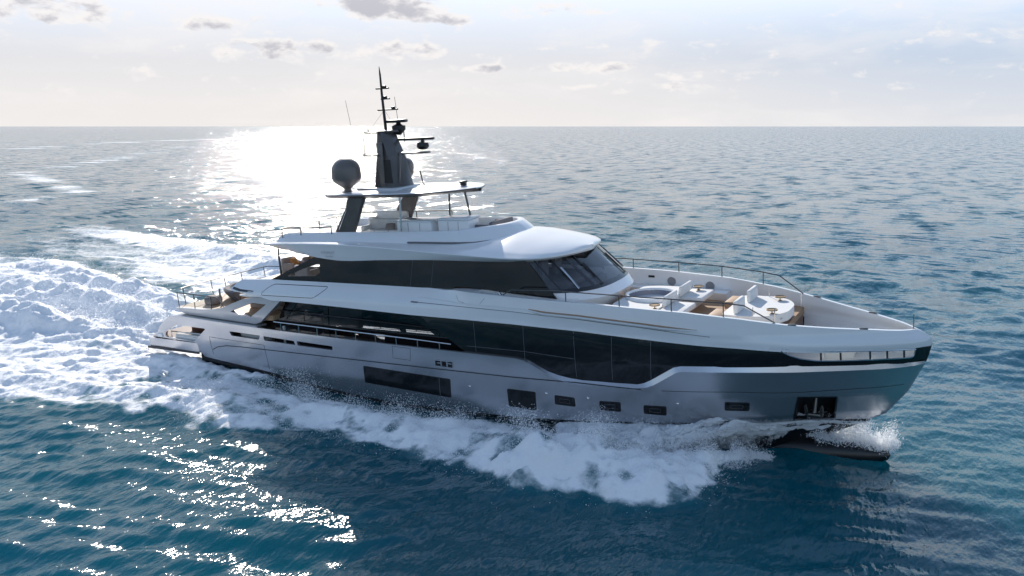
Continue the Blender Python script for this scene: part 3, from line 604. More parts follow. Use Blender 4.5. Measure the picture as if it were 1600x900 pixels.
co = MB().grid(rows).build('flybridge_coaming', 'white gelcoat', Y, sharp=30)
rr = [[(x + (.02 if x > 18 else 0), y*1.008, cz0(x)+.005), (x + (.035 if x > 18 else 0), y*1.012, cz0(x)+.07), (x, y*.995, cz0(x)+.085)] for x, y in full if x > 17.2]
MB().grid(rr).build('coaming_strip', 'grey seam', co)
MB().prism([(x-.25, y*.85) for x, y in full if x > 9], 6.62, 6.68).build('flybridge_deck', 'teak', Y)
rail([(9.95, -2.75, 7.22), (9.9, -1.5, 7.24), (9.9, 1.5, 7.24), (9.95, 2.75, 7.22), (12, 2.78, 7.34), (16.2, 2.7, 7.45)], .03,
     [((9.95, -2.7, 6.7), (9.95, -2.7, 7.22)), ((9.9, -1.35, 6.6), (9.9, -1.35, 7.24)), ((9.9, 0, 6.6), (9.9, 0, 7.24)), ((9.9, 1.35, 6.6), (9.9, 1.35, 7.24)), ((9.95, 2.7, 6.7), (9.95, 2.7, 7.22)), ((12, 2.76, 7.0), (12, 2.76, 7.34)), ((14, 2.74, 7.0), (14, 2.74, 7.4)), ((16.2, 2.7, 7.1), (16.2, 2.7, 7.45))], 'dark rail')
rail([(9.95, -2.75, 7.22), (11, -2.76, 7.30), (13.1, -2.76, 7.38)], .03, [((11.2, -2.76, 6.95), (11.2, -2.76, 7.31)), ((13.1, -2.76, 7.05), (13.1, -2.76, 7.38))], 'dark rail')
for y in (-2.85, 2.85): MB().tube([(9.75, y, 4.2), (9.7, y, 6.45)], .055, 10).build('roof_pillar', 'dark rail', Y)

# ---- hardtop and its supports
hw_ = tb([12.35, 12.6, 13.4, 16, 17.6, 18.5, 19.2, 19.66], [2.05, 2.35, 2.55, 2.62, 2.42, 1.95, 1.1, .02]); hz = lambda x: 8.80 + .012*(x-12.4)
rows = []
for x in list(np.arange(12.35, 18.4, .35)) + list(np.arange(18.4, 19.6, .14)) + [19.6, 19.655]:
    W_ = hw_(x); z = hz(x); e = min(1, (x-12.3)/.6, max(.06, (19.75-x)/.9)); half = [(0, z-.13*e), (W_*.55, z-.12*e), (W_*.86, z-.09*e), (W_-.02, z-.03), (W_, z), (W_-.03, z+.02), (W_*.9, z+.035*e), (W_*.7, z+.06*e), (W_*.4, z+.08*e), (0, z+.09*e)]
    rows.append([(x, -y, q) for y, q in half] + [(x, y, q) for y, q in reversed(half[1:-1])])
ht = MB().grid([[p for p in r_] for r_ in rows], closed=True, capends=True).build('hardtop', 'white gelcoat', Y)
un = MB(); un.grid([[(x, -(hw_(x)-.2*min(1, hw_(x)/1.4)), hz(x)-.05-.10*min(1, max(.05, (19.6-x)/2))), (x, -hw_(x)*.5, hz(x)-.17*min(1, (x-12.2)/.6)), (x, hw_(x)*.5, hz(x)-.17*min(1, (x-12.2)/.6)), (x, hw_(x)-.2*min(1, hw_(x)/1.4), hz(x)-.05-.10*min(1, max(.05, (19.6-x)/2)))] for x in list(np.arange(12.4, 19.5, .3)) + [19.5, 19.6]])
un.build('hardtop_lining', 'graphite', ht)
ed_ = MB()
for s in SS: ed_.grid([[(x, s*(hw_(x)+.012), hz(x)+.006), (x, s*(hw_(x)+.012), hz(x)-.05), (x, s*(hw_(x)-.22*min(1, hw_(x)/1.4)), hz(x)-.05-.10*min(1, max(.05, (19.6-x)/2)))] for x in list(np.arange(12.36, 19.62, .15))])
ed_.build('hardtop_edge', 'graphite', ht)
for s in SS:
    L = MB(); rows = []
    for t in np.linspace(0, 1, 9):
        c = 12.62 + (14.0-12.62)*t; d = 13.86 + (14.85-13.86)*t; z = 6.7 + (8.72-6.7)*t; k = .9 if t < .85 else .9+.5*(t-.85)
        x0, x1 = c - (.12 if t > .8 else 0), d; yy = s*2.2
        rows.append([(x0, yy-.05*k, z), (x0+.08, yy-.13*k, z), (x1-.08, yy-.13*k, z), (x1, yy-.05*k, z), (x1, yy+.05*k, z), (x1-.08, yy+.13*k, z), (x0+.08, yy+.13*k, z), (x0, yy+.05*k, z)])
    L.grid(rows, closed=True, capends=True); lo = L.build('hardtop_support', 'graphite', Y)
    MB().tube([(13.2, s*2.2+(-.13 if s < 0 else .13), 7.2), (13.75, s*2.2+(-.13 if s < 0 else .13), 8.1)], .02, 6).build('support_light', 'steel', lo)
MB().tube([(16.5, -2.0, 6.6), (16.6, -2.0, 8.72)], .05, 10).build('hardtop_pole', 'steel', Y)
MB().tube([(16.5, 2.0, 6.6), (16.6, 2.0, 8.72)], .05, 10).build('hardtop_pole', 'dark rail', Y)
MB().tube([(19.0, 0, 7.6), (18.75, 0, 8.8)], .05, 10).build('hardtop_pole', 'dark rail', Y)
c = MB(); c.lathe((18.75, 0, 8.88), [(.16, 0), (.17, .05), (.06, .07), (.06, .2)], 14); c.box((18.75, -.02, 9.13), (.2, .42, .12), bev=.04); c.box((18.75, -.02, 9.02), (.26, .2, .1), bev=.03); c.build('camera_turret', 'dark metal', ht)
# radar dome
def dome(R_, h):
    p_ = [(.05, 0), (.42*R_, 0), (.44*R_, .03), (.26*R_, .07), (.22*R_, .14), (.34*R_, .22), (.62*R_, .36), (.86*R_, .50), (.96*R_, .58), (.99*R_, .63), (R_, .66)]
    return p_ + [(R_*math.cos(a)**1.03 if a < 1.57 else .01, ( .95+(h-.95)*math.sin(a))) for a in np.linspace(.1, 1.5707, 16)]
MB().lathe((13.35, -1.62, 8.86), dome(.68, 1.6), 40).build('satellite_dome', 'dome grey', ht, sharp=70)
MB().lathe((14.72, 1.0, 8.9), dome(.5, 1.35), 36).build('satellite_dome', 'dome grey', ht, sharp=70)
# mast tower
ms = MB(); rows = []
for z, x0, x1, hwid in ((8.84, 13.85, 15.85, .85), (9.1, 14.02, 15.7, .72), (10.3, 14.16, 15.45, .62), (10.9, 14.2, 15.2, .55), (11.5, 14.25, 15.0, .48)):
    rows.append([(x0, -hwid*.5, z), (x0+.25, -hwid, z), (x1-.35, -hwid, z), (x1, -hwid*.45, z), (x1, hwid*.45, z), (x1-.35, hwid, z), (x0+.25, hwid, z), (x0, hwid*.5, z)])
ms.grid(rows, closed=True, capends=True); mo = ms.build('mast_tower', 'graphite', ht)
MB().add([(14.75, -.765, 9.2), (15.35, -.77, 9.2), (15.25, -.69, 10.25), (14.75, -.672, 10.25)], [[0, 1, 2, 3]]).build('tower_grille', 'dark metal', mo)
f = MB(); f.box((14.72, -.7, 9.95), (.3, .14, 2.2), bev=.05, tilt=R(-2)); f.box((15.62, -.5, 9.8), (.09, .08, 1.5), bev=.03, tilt=R(8)); f.build('tower_rib', 'dome grey', mo)
MB().box((14.7, -.25, 8.93), (2.3, 2.0, .14), bev=.06).build('tower_foot', 'pale silver', mo)
pl = MB(); pl.box((15.1, 0, 10.5), (3.6, .55, .09), bev=.04); pl.box((14.4, 0, 10.5), (.5, 2.6, .08), bev=.03); pl.build('mast_platform', 'graphite', mo)
pl = MB(); pl.box((14.45, 0, 11.53), (1.7, .9, .12), bev=.05); pl.box((14.3, 0, 11.5), (.35, 2.0, .07), bev=.03); pl.build('mast_top', 'graphite', mo)
for (x, y, z, l, ry) in ((15.75, .3, 10.62, 3.0, 0.05), (15.15, .3, 11.62, .0, 0)):
    ra = MB()
    if l: ra.lathe((x+.7, y, z), [(.08, 0), (.2, .02), (.3, .15), (.26, .32), (.1, .36), (.08, .46)], 18); ra.box((x-.05, y, z+.5), (2.8, .16, .13), bev=.05)
    else: ra.lathe((x, y, z-.28), [(.1, 0), (.2, .1), (.32, .24), (.32, .42), (.12, .5), (.1, .58)], 18); ra.box((x, y-.1, z+.36), (.95, .5, .15), rz=R(20), bev=.06)
    ra.build('radar_scanner', 'dark metal', mo)
MB().tube([(14.62, 0, 11.5), (14.56, 0, 13.2), (14.55, 0, 14.1)], [.075, .06, .045], 10).build('mast_pole', 'dark metal', mo)
MB().tube([(14.55, 0, 14.1), (14.53, 0, 14.5)], [.05, .012], 6).build('masthead_light', 'dark metal', mo)
for x0, x1, z in ((14.25, 14.98, 13.5), (14.5, 14.98, 13.02), (14.25, 15.4, 12.52)):
    t = MB(); t.box(((x0+x1)/2, 0, z), (x1-x0, .12, .07), bev=.02); t.box((x1-.25, 0, z+.08), (.16, .16, .11), bev=.03); t.build('mast_crosstree', 'dark metal', mo)
for p0, p1, r0 in (((13.5, -.9, 10.5), (13.1, -.9, 13.05), .011), ((14.75, .9, 11.2), (14.6, .9, 13.1), .014), ((13.9, -.8, 10.5), (13.88, -.8, 11.3), .03), ((15.5, .2, 11), (15.5, .2, 11.5), .03), ((13.75, -.3, 11.55), (13.75, -.3, 11.75), .03), ((14.0, -.5, 11.55), (14.0, -.5, 11.72), .03), ((14.62, -.02, 12.5), (14.0, -.6, 11.5), .006), ((14.62, .02, 12.5), (15.0, .4, 11.5), .006)):
    MB().tube([p0, p1], [r0, r0*.7], 6).build('aerial', 'dark metal', mo)
MB().tube([(15.75, .9, 9.6), (15.85, .9, 9.1), (16.1, .7, 8.9)], .03, 6).build('cable', 'dark metal', mo)

# ---- foredeck fittings
def bulw_rail(s):
    P = [(22.6, 4.90), (23.0, 5.12), (25, 5.18), (27.5, 5.12), (29.5, 5.06), (31.4, 4.95), (32.15, 4.86), (33.18, 4.22)]
    f = lambda x: HB(x, 4.6)-.09
    Z = lambda x: float(np.interp(x, [p[0] for p in P], [p[1] for p in P])); S = lambda x: float(np.interp(x, [p[0] for p in sheer], [p[1] for p in sheer]))
    rail([(x, s*f(x), z) for x, z in subdiv(P, .6, False)], .024, [((x, s*f(x), S(x)-.02), (x, s*f(x), Z(x))) for x in (25.4, 27.6, 29.6, 31.45)], 'dark rail')
for s in SS: bulw_rail(s)
MB().tube([(37.52, 0, 3.7), (37.52, 0, 4.25)], .022, 6).build('jackstaff', 'steel', Y)
for s in SS:
    for x in (33.75, 36.0):
        MB().box((x, s*(HB(x, 4)-.08), float(np.interp(x, [p[0] for p in sheer], [p[1] for p in sheer]))+.02), (.3, .12, .05), rz=-s*R(20), bev=.02).build('fairlead', 'dark rail', Y)
for x, y in ((27.26, 3.52), (29.06, 3.36)):
    MB().lathe((x, HB(x, 4.2)-.165, 4.25 if x < 28 else 4.15), [(.01, -.03), (.2, -.03), (.2, .02)], 24, 'y').build('deck_speaker', 'speaker mesh', Y)
MB().box((26.3, HB(26.3, 4.4)-.175, 4.42), (.3, .03, .1), bev=.01).build('bulwark_socket', 'dark metal', Y)
for s in SS:
    b = MB(); fb = lambda x: HB(x, 3.7)
    b.grid([[(x, s*(fb(x)-.2), 3.62), (x, s*(fb(x)-.2), 4.02), (x, s*(fb(x)-.3), 4.06), (x, s*(fb(x)-.78), 4.06), (x, s*(fb(x)-.86), 4.0), (x, s*(fb(x)-.82), 3.86), (x, s*(fb(x)-.7), 3.62)] for x in np.linspace(24.6, 30.0, 22)], closed=True, capends=True)
    b.build('side_bench', 'white gelcoat', Y)
# hot tub and sun pad island
isl = MB(); isl.prism(rounded(sym([(26.7, 1.75), (27.4, 2.05), (28.75, 2.05)]), .35, 5), 3.64, 4.20); isl.build('sunpad_base', 'white gelcoat', Y)
def ring_prism(mb, outer, hole_c, hole_r, z0, z1, n=40):
    hole = [(hole_c[0]+hole_r*math.cos(2*math.pi*k/n), hole_c[1]+hole_r*math.sin(2*math.pi*k/n)) for k in range(n)]
    V, E, F, *_ = geometry.delaunay_2d_cdt([Vector(p) for p in outer+hole], [(i, (i+1) % len(outer)) for i in range(len(outer))] + [(len(outer)+i, len(outer)+(i+1) % n) for i in range(n)], [], 0, 1e-5)
    for z, rev in ((z1, False), (z0, True)):
        fs = [f for f in F if inside([sum(V[i][k] for i in f)/3 for k in (0, 1)], outer) and not inside([sum(V[i][k] for i in f)/3 for k in (0, 1)], hole)]
        mb.add([(v.x, v.y, z) for v in V], [f[::-1] if rev else f for f in fs])
    for lp in (outer, hole): mb.grid([[(x, y, z0) for x, y in lp], [(x, y, z1) for x, y in lp]], closed=True)
pd = MB(); ring_prism(pd, rounded(sym([(26.55, 1.85), (27.3, 2.15), (28.6, 2.15)]), .3, 5), (27.62, 0), 1.12, 4.21, 4.32); pd.build('sun_pad', 'cushion', Y)
tb_ = MB(); tb_.lathe((27.62, 0, 0), [(1.1, 4.25), (1.12, 4.40), (1.09, 4.46), (1.0, 4.47), (.96, 4.43), (.93, 4.2), (.86, 3.85), (.02, 3.8)], 48, caps=False); tub = tb_.build('hot_tub', 'white gelcoat', Y)
tl = MB(); tl.lathe((27.62, 0, 0), [(.955, 4.40), (.925, 4.2), (.855, 3.9), (.02, 3.86)], 40, caps=False).build('tub_liner', 'tub liner', tub)
for k in range(7):
    a = R(20+50*k); MB().lathe((27.62+.9*math.cos(a), .9*math.sin(a), 4.12), [(.05, -.02), (.05, .02)], 10).build('tub_jet', 'dark metal', tub)
for s in SS:
    c = MB(); c.box((29.12, s*1.25, 4.17), (1.0, 1.75, .22), bev=.07, seg=3); c.box((28.62, s*1.2, 3.9), (1.0, 1.5, .5), bev=.05); c.build('lounge_seat', 'cushion', Y)
    c = MB(); c.box((28.72, s*.95, 4.52), (.16, 1.35, .44), bev=.06, tilt=R(12), seg=3); c.build('lounge_backrest', 'cushion', Y)
    c = MB(); c.box((31.5, s*.98, 4.44), (.18, 1.15, .50), bev=.07, tilt=R(-2), seg=3); c.build('sunpad_backrest', 'cushion', Y)
fp = MB(); fp.prism(rounded(sym([(31.0, 1.75), (32.3, 1.75), (32.9, 1.35), (33.25, .6)]), .3, 5), 3.85, 4.20); fpo = fp.build('forward_sunpad', 'cushion', Y)
MB().prism(rounded(sym([(30.95, 1.65), (32.3, 1.65), (32.85, 1.25), (33.15, .6)]), .3, 5), 3.64, 3.84).build('sunpad_plinth', 'wood', fpo)
MB().tube([(33.1, y, 4.02+.0*y) for y in (-1.2, 1.2)], .01, 6).build('pad_piping', 'grey seam', fpo)
for s in SS: MB().box((30.75, s*1.15, 3.9), (.55, 1.2, .5), bev=.05).build('sunpad_locker', 'teak', Y)
for y, x in ((-1.7, 32.2), (1.7, 32.0), (-1.72, 33.0), (1.2, 33.35)): MB().tube([(x, y, 4.0), (x, y, 4.55)], .018, 6).build('awning_socket', 'steel', Y)
h = MB(); h.prism(rounded([(34.6, -.9), (35.6, -.55), (35.6, .55), (34.6, .9)], .1, 3), 2.56, 3.0); h.build('windlass_box', 'white gelcoat', Y)
h = MB(); h.tube([(34.2, -.9, 3.5), (34.1, -.3, 3.62), (36.6, -.3, 3.42)], .03, 6); h.build('mooring_rail', 'dark rail', Y)

# ================================================================== loose things standing on the yacht
YM = Y.matrix_basis.copy()
def aboard(o, loc, rz=0.):
    m = Matrix.Rotation(R(-2.2), 4, 'Y') @ Matrix.Rotation(0, 4, 'X')
    E = (Matrix.Rotation(0, 4, 'Z') @ Matrix.Rotation(R(-2.2), 4, 'Y') @ Matrix.Rotation(R(2.811), 4, 'X'))
    o.matrix_basis = E @ Matrix.Translation(loc) @ Matrix.Rotation(rz, 4, 'Z')
def tray():
    t = thing('tray_table', '', 'side table')
    q = MB(); n = 28
    q.lathe((0, 0, .0), [(.30, .16), (.34, .15), (.345, .19), (.33, .20), (.31, .17), (.02, .165)], n); q.build('tray_top', 'brass', t)
    MB().lathe((0, 0, 0), [(.12, 0), (.12, .015), (.03, .03), (.03, .16)], 14).build('stem', 'brass', t); return t
T0 = tray()
for i, (x, y, z, lb) in enumerate(((32.75, -1.05, 4.205, 'round brass tray table on the white forward sunpad, nearer the camera'), (32.55, 1.15, 4.205, 'round brass tray table on the white forward sunpad, far side by the far bulwark'),
                               (28.45, -1.95, 4.325, 'round brass tray table beside the hot tub, just behind the near handrail'), (29.0, 1.85, 4.30, 'round brass tray table tucked behind the far hot tub backrest'))):
    o = T0 if i == 0 else copy_tree(T0); o['label'] = lb; o['group'] = 'round tray tables on the foredeck pads'; aboard(o, (x, y, z)); o.scale = (.62, .62, .8)
def sofa(name, L, D, fab, label, loc, rz=0., curved=False, cat='sofa', seat=.38, back=.75, pil=None):
    t = thing(name, label, cat); aboard(t, loc, rz)
    MB().box((0, 0, .12), (L, D, .24), bev=.05).build('base', 'white gelcoat' if fab == 'cushion' else fab, t)
    nc = max(1, round(L/.85))
    for k in range(nc): MB().box((-L/2+(k+.5)*L/nc, -.06, .24+(seat-.24)/2), (L/nc-.015, D-.16, seat-.24), bev=.05, seg=3).build('seat_cushion', fab, t)
    MB().box((0, D/2-.1, (back+.1)/2+.08), (L, .2, back-.1), bev=.08, seg=3, tilt=0).build('backrest', fab, t)
    for s in SS: MB().box((s*(L/2-.08), -.05, .32), (.16, D-.2, .5), bev=.06, seg=3).build('armrest', fab, t)
    return t
def pillow(loc, rz, fab, label, tilt=.6, grp=None):
    bm = bmesh.new(); bmesh.ops.create_cube(bm, size=1); bmesh.ops.subdivide_edges(bm, edges=bm.edges, cuts=4, use_grid_fill=True)
    for v in bm.verts:
        x, y, z = v.co; k = (1-(2*x)**4*.9)*(1-(2*y)**4*.9); v.co = Vector((x*.46*(1-.06*(2*y)**2), y*.46*(1-.06*(2*x)**2), z*(.05+.13*k)))
    me = bpy.data.meshes.new('cushion'); bm.to_mesh(me); bm.free(); me.polygons.foreach_set('use_smooth', [True]*len(me.polygons)); me.materials.append(MAT[fab])
    o = bpy.data.objects.new('cushion', me); col.objects.link(o); tag(o, label, 'cushion', grp); aboard(o, loc, rz); o.matrix_basis = o.matrix_basis @ Matrix.Rotation(tilt, 4, 'X'); return o
# aft upper deck lounge
sofa('sofa', 2.4, .95, 'taupe fabric', 'taupe sofa on the open aft upper deck, next to the far rail', (7.6, 2.55, 4.262), R(0))
sofa('armchair', .95, .9, 'taupe fabric', 'taupe armchair on the aft upper deck, the one nearest the stern', (6.95, .9, 4.262), R(90), cat='armchair')
sofa('lounge_chair', .95, .9, 'cushion', 'white armchair on the aft upper deck beside the roof pillar', (9.3, -.6, 4.262), R(180), cat='armchair')
pillow((7.1, 2.45, 4.88), 0, 'orange fabric', 'orange cushion at the stern end of the taupe sofa', 1.1)
pillow((8.2, 2.45, 4.88), .2, 'orange fabric', 'orange cushion near the middle of the taupe sofa', 1.2)
pillow((7.05, .9, 4.85), 1.57, 'orange fabric', 'orange cushion on the taupe armchair nearest the stern', 1.1)
t = thing('coffee_table', 'low pale table between the taupe sofa and armchairs on the aft upper deck', 'coffee table'); aboard(t, (8.1, 1.1, 4.262))
MB().box((0, 0, .36), (1.2, .7, .05), bev=.02).build('tabletop', 'wood', t)
for sx in SS:
    for sy in SS: MB().tube([(sx*.5, sy*.28, 0), (sx*.5, sy*.28, .34)], .025, 6).build('leg', 'steel', t)
# terrace
t = thing('curved_daybed', 'large curved dark grey daybed with tan top on the stern terrace', 'daybed'); aboard(t, (5.1, .3, 3.05))
rows = []
for k in range(33):
    a = R(90 + 180*k/32); cx, cy = 2.0*math.cos(a), 2.0*math.sin(a)
    rows.append([(cx*.86, cy*.86, .02), (cx, cy, .40), (cx*1.02, cy*1.02, .55), (cx*.97, cy*.97, .62), (cx*.86, cy*.86, .62), (cx*.80, cy*.80, .45)])
MB().grid(rows, closed=True, capends=True).build('shell', 'grey fabric', t)
MB().prism([(1.62*math.cos(R(90+180*k/24)), 1.62*math.sin(R(90+180*k/24))) for k in range(25)], .05, .44).build('mattress', 'teak', t)
t = MB().lathe((0, 0, 0), [(.36, 0), (.44, .06), (.46, .2), (.44, .36), (.36, .42), (.02, .43)], 28).build('pouf', 'taupe fabric', None, sharp=70); tag(t, 'round taupe pouf standing on the stern terrace behind the glass rail panel', 'pouf'); aboard(t, (4.0, -2.2, 3.047))
sofa('sofa', 2.4, .9, 'taupe fabric', 'taupe sofa under the overhang, seen through the slanted opening beside the stern terrace', (8.0, -1.9, 3.047), R(0))
# beach club
t = thing('bench', 'low white padded bench in the beach club seen through the side opening', 'bench'); aboard(t, (2.9, -3.05, 1.277))
MB().box((0, 0, .08), (1.8, .5, .16), bev=.03).build('base', 'white gelcoat', t); MB().box((0, 0, .21), (1.8, .48, .1), bev=.04, seg=3).build('seat_cushion', 'cushion', t)
# side deck locker behind the hull slots
t = MB().box((0, 0, .35), (1.6, .6, .7), bev=.08, seg=3).build('deck_locker', 'cushion', None); tag(t, 'white padded locker seen through the first slot in the hull side', 'locker'); aboard(t, (7.7, -3.0, 1.352))
# flybridge
sofa('sofa', 2.2, 1.0, 'cushion', 'white sofa with taupe back on the flybridge between the grey hardtop support and the bar', (14.9, -1.0, 6.682), R(8))
pillow((15.3, -1.2, 7.15), .3, 'taupe fabric', 'taupe cushion on the white flybridge sofa', .9)
def console(name, label, cat, loc, L, D, H, rz=0, top=.06):
    t = thing(name, label, cat); aboard(t, loc, rz); MB().box((0, 0, H/2), (L, D, H), bev=.05).build('cabinet', 'white gelcoat', t)
    MB().box((0, 0, H+top/2), (L+.06, D+.06, top), bev=.025).build('worktop', 'white gelcoat', t); s = MB()
    for k in (1, 2): s.box((-L/2+k*L/3, -D/2-.004, H/2), (.012, .01, H*.9))
    s.build('door_seam', 'grey seam', t); return t
console('bar_cabinet', 'long white bar cabinet beside the steel pole on the flybridge', 'bar cabinet', (17.1, -1.35, 6.682), 1.9, .9, .86)
console('helm_cabinet', 'tall white cabinet ahead of the bar table under the front of the hardtop', 'cabinet', (19.05, -1.1, 6.682), 1.5, 1.1, .92, R(6), .1)
t = thing('bar_table', 'small round wooden table between the two white flybridge cabinets', 'table'); aboard(t, (18.1, -.2, 6.682))
MB().lathe((0, 0, 0), [(.4, .74), (.42, .76), (.42, .79), (.02, .8)], 24).build('tabletop', 'wood', t); MB().lathe((0, 0, 0), [(.25, 0), (.25, .03), (.06, .06), (.05, .74)], 14).build('pedestal', 'brass', t)
for k, (dx, dy) in enumerate(((.1, .05), (-.12, -.1))):
    o = MB().lathe((0, 0, 0), [(.03, 0), (.035, .01), (.02, .02), (.04, .09), (.04, .13)], 12).build('drinking_glass', 'clear glass', None); tag(o, 'drinking glass standing on the small round flybridge table', 'glass', 'drinking glasses on the flybridge table'); aboard(o, (18.1+dx, -.2+dy, 7.483))
sofa('sunbed', 1.9, 1.0, 'grey fabric', 'grey padded lounge seat at the front of the flybridge inside the white coaming', (20.2, 0, 6.75), R(-90), cat='sunbed', back=.62)
sofa('sofa', 2.0, .9, 'cushion', 'white sofa on the far side of the flybridge beside the far hardtop support', (13.0, 1.7, 6.682), R(0))

# ================================================================== the sea
_tab = rng.random((256, 256))
def vnoise(x, y):
    xi = np.floor(x).astype(int); yi = np.floor(y).astype(int); fx = x-xi; fy = y-yi; fx = fx*fx*(3-2*fx); fy = fy*fy*(3-2*fy)
    a = _tab[xi % 256, yi % 256]; b = _tab[(xi+1) % 256, yi % 256]; c = _tab[xi % 256, (yi+1) % 256]; d = _tab[(xi+1) % 256, (yi+1) % 256]
    return (a*(1-fx)+b*fx)*(1-fy) + (c*(1-fx)+d*fx)*fy - .5
def fbm(x, y, o=4, g=.5):
    s = 0; a = 1; ang = .5
    for k in range(o):
        s = s + a*vnoise(x*math.cos(ang*k)-y*math.sin(ang*k)+17*k, x*math.sin(ang*k)+y*math.cos(ang*k)+31*k); x = x*2.03; y = y*2.03; a *= g
    return s
def stroke(X, Yy, pts):
    """pts: (x, y, half width, amount); returns nearest normalised distance and amount along a polyline"""
    best = np.full(X.shape, 1e9); amt = np.zeros(X.shape); par = np.zeros(X.shape)
    for i, (p, q) in enumerate(zip(pts, pts[1:])):
        ax, ay = p[:2]; bx, by = q[:2]; dx, dy = bx-ax, by-ay; t = np.clip(((X-ax)*dx+(Yy-ay)*dy)/(dx*dx+dy*dy), 0, 1)
        d = np.hypot(X-ax-t*dx, Yy-ay-t*dy)/(p[2]+(q[2]-p[2])*t); m = d < best
        best = np.where(m, d, best); amt = np.where(m, p[3]+(q[3]-p[3])*t, amt); par = np.where(m, i+t, par)
    return best, amt, par
BOW = [(33.0, -2.0, .2, .0), (32.0, -2.9, .5, .25), (31.0, -4.3, 1.0, .7), (30.0, -5.9, 1.6, 1.0), (29, -6.5, 2.1, 1.3), (26.5, -6.9, 2.2, 1.25), (23.5, -6.8, 1.9, .95), (20, -6.7, 1.5, .62), (16.5, -7.2, 1.6, .5), (13, -7.8, 1.8, .42), (8, -7.9, 2.0, .35), (2, -9.5, 2.2, .3), (-12, -11.5, 3, .25), (-40, -11, 5, .15)]
BOWP = [(35.5, 1.0, .4, .1), (34, 2.6, .9, .5), (32, 4.8, 1.5, .8), (28, 6.9, 2.0, .9), (22, 7.6, 1.9, .8), (14, 9.0, 1.9, .7), (4, 12, 2.2, .7), (-10, 18.6, 2.4, .9), (-21, 24.0, 2.6, .9), (-36, 28.0, 3., .5), (-50, 30.5, 3.2, .25), (-70, 36, 3, .0)]
def water_height_foam(X, Yy, SX, SY):
    H = np.zeros(X.shape); lost = np.zeros(X.shape)
    r2 = np.random.default_rng(3); n = 84
    lam = np.exp(r2.uniform(math.log(.62), math.log(10), n)); th = R(121+180) + r2.normal(0, R(27), n); ph = r2.uniform(0, 6.283, n)
    for i in range(n):
        k = 2*math.pi/lam[i]; kx, ky = k*math.cos(th[i]), k*math.sin(th[i]); sl = .0285*(1.3 if lam[i] < 2.5 else .65)
        s_ = np.clip((2*math.pi/max(abs(kx), 1e-6)/SX-2.5)/2.5, 0, 1)*np.clip((2*math.pi/max(abs(ky), 1e-6)/SY-2.5)/2.5, 0, 1)
        c = np.sin(kx*X+ky*Yy+ph[i]); H += s_*sl/k*(c + .18*(2*c*c-1)); lost += (1-s_**2)*sl*sl/2
    patch = .85 + 1.2*fbm(X/31, Yy/31, 4)
    H *= patch
    F = np.zeros(X.shape); Rg = np.zeros(X.shape); X_, Y_ = X, Yy; wx = 1.5*fbm(X/1.9, Yy/1.9, 4, .6); wy = 1.5*fbm(X/1.9+60, Yy/1.9+20, 4, .6)
    # turbulent wash behind the transom
    d, a, p = stroke(X+wx*1.2, Yy+wy*1.2, [(3, 0, 3.2, .9), (-3, 0, 4.5, 1.05), (-10, .8, 6.0, 1.05), (-22, 2.2, 8.5, .92), (-40, 6, 11, .7), (-62, 13, 11, .46), (-90, 26, 11, .2), (-125, 52, 12, .05)])
    w_ = a*np.clip(1.25-d**2*1.0, 0, 1.2); F = np.maximum(F, w_)
    Rg += np.clip(1.1-d**2, 0, 1)*a
    # rooster ridges
    for pts, hgt in (([(-5, 1.2, 1.4, .3), (-9, 1.8, 1.5, .9), (-14, 2.4, 1.8, .9), (-24, 4.6, 2.2, .6), (-36, 8, 2.6, .3)], 1.5), ([(-4, -2.0, 1.2, .3), (-9, -2.2, 1.4, .8), (-15, -2.4, 1.7, .9), (-26, -1.2, 2.2, .6), (-40, 1, 2.6, .4)], 1.35), ([(-6, 5.5, 1.2, .3), (-12, 6.2, 1.5, .8), (-22, 7.8, 2, .8), (-34, 12, 2.4, .5)], 1.2)):
        d, a, p = stroke(X, Yy, pts); H += 1.2*hgt*a*np.exp(-(d/1.0)**2)*(.85+.6*fbm(X/4, Yy/4, 2)+.28*fbm(X/.9, Yy/.9, 3)); F = np.maximum(F, 1.25*np.exp(-(d/1.5)**2)); Rg += np.exp(-(d/1.3)**2)*a
    H -= .35*np.exp(-((X-1.0)/4.5)**2-(Yy/2.6)**2)
    # bow waves
    for pts, s in ((BOW, -1), (BOWP, 1)):
        d, a, p = stroke(X+wx*.8, Yy+wy*.8, pts)
        H += a*np.exp(-(d/.85)**2)*(.92+.35*fbm(X/1.3+5, Yy/1.3, 3))
        f = np.clip(1.55-d**2.2*.95, 0, 1.35)*np.clip(a*1.75+.12, 0, 1.15); F = np.maximum(F, f); Rg += np.exp(-(d/1.1)**2)*a*1.2
    # sheet of foam between bow wave and hull, thin dark slot along the hull
    d, a, p = stroke(X, Yy, [(31.5, -2.6, .3, .5), (30.3, -3.5, 1.2, 1.1), (28, -4.6, 2.2, 1.1), (24, -5.0, 1.9, 1.0), (20, -5.6, 1.5, .9), (15, -6.1, 1.5, .85), (10, -6.1, 1.8, .9), (5, -6.5, 3.0, .95), (-4, -7, 4.5, .86), (-20, -6, 6, .74), (-45, -3, 8, .55)])
    F = np.maximum(F, a*np.clip(1.3-d**2.5, 0, 1.1)); Rg += .5*np.clip(1-d**2, 0, 1)
    tear = np.clip(.84+.85*fbm(X/.95+3, Yy/.95+8, 5, .62), .5, 1.4); F = np.where((X > 3) & (np.abs(Yy) < 14), np.minimum(F, tear), F)
    d, a, p = stroke(X, Yy, [(10.5, -3.75, .3, .5), (8, -3.8, .55, 1.0), (5.5, -3.9, .8, 1.2), (3, -3.9, 1.0, 1.2), (-1, -3.4, 1.2, 1.2)]); F = np.maximum(F, a*np.exp(-d**2)); H += .35*a*np.exp(-d**2)*(.7+.8*fbm(X*1.3, Yy*1.3, 3))
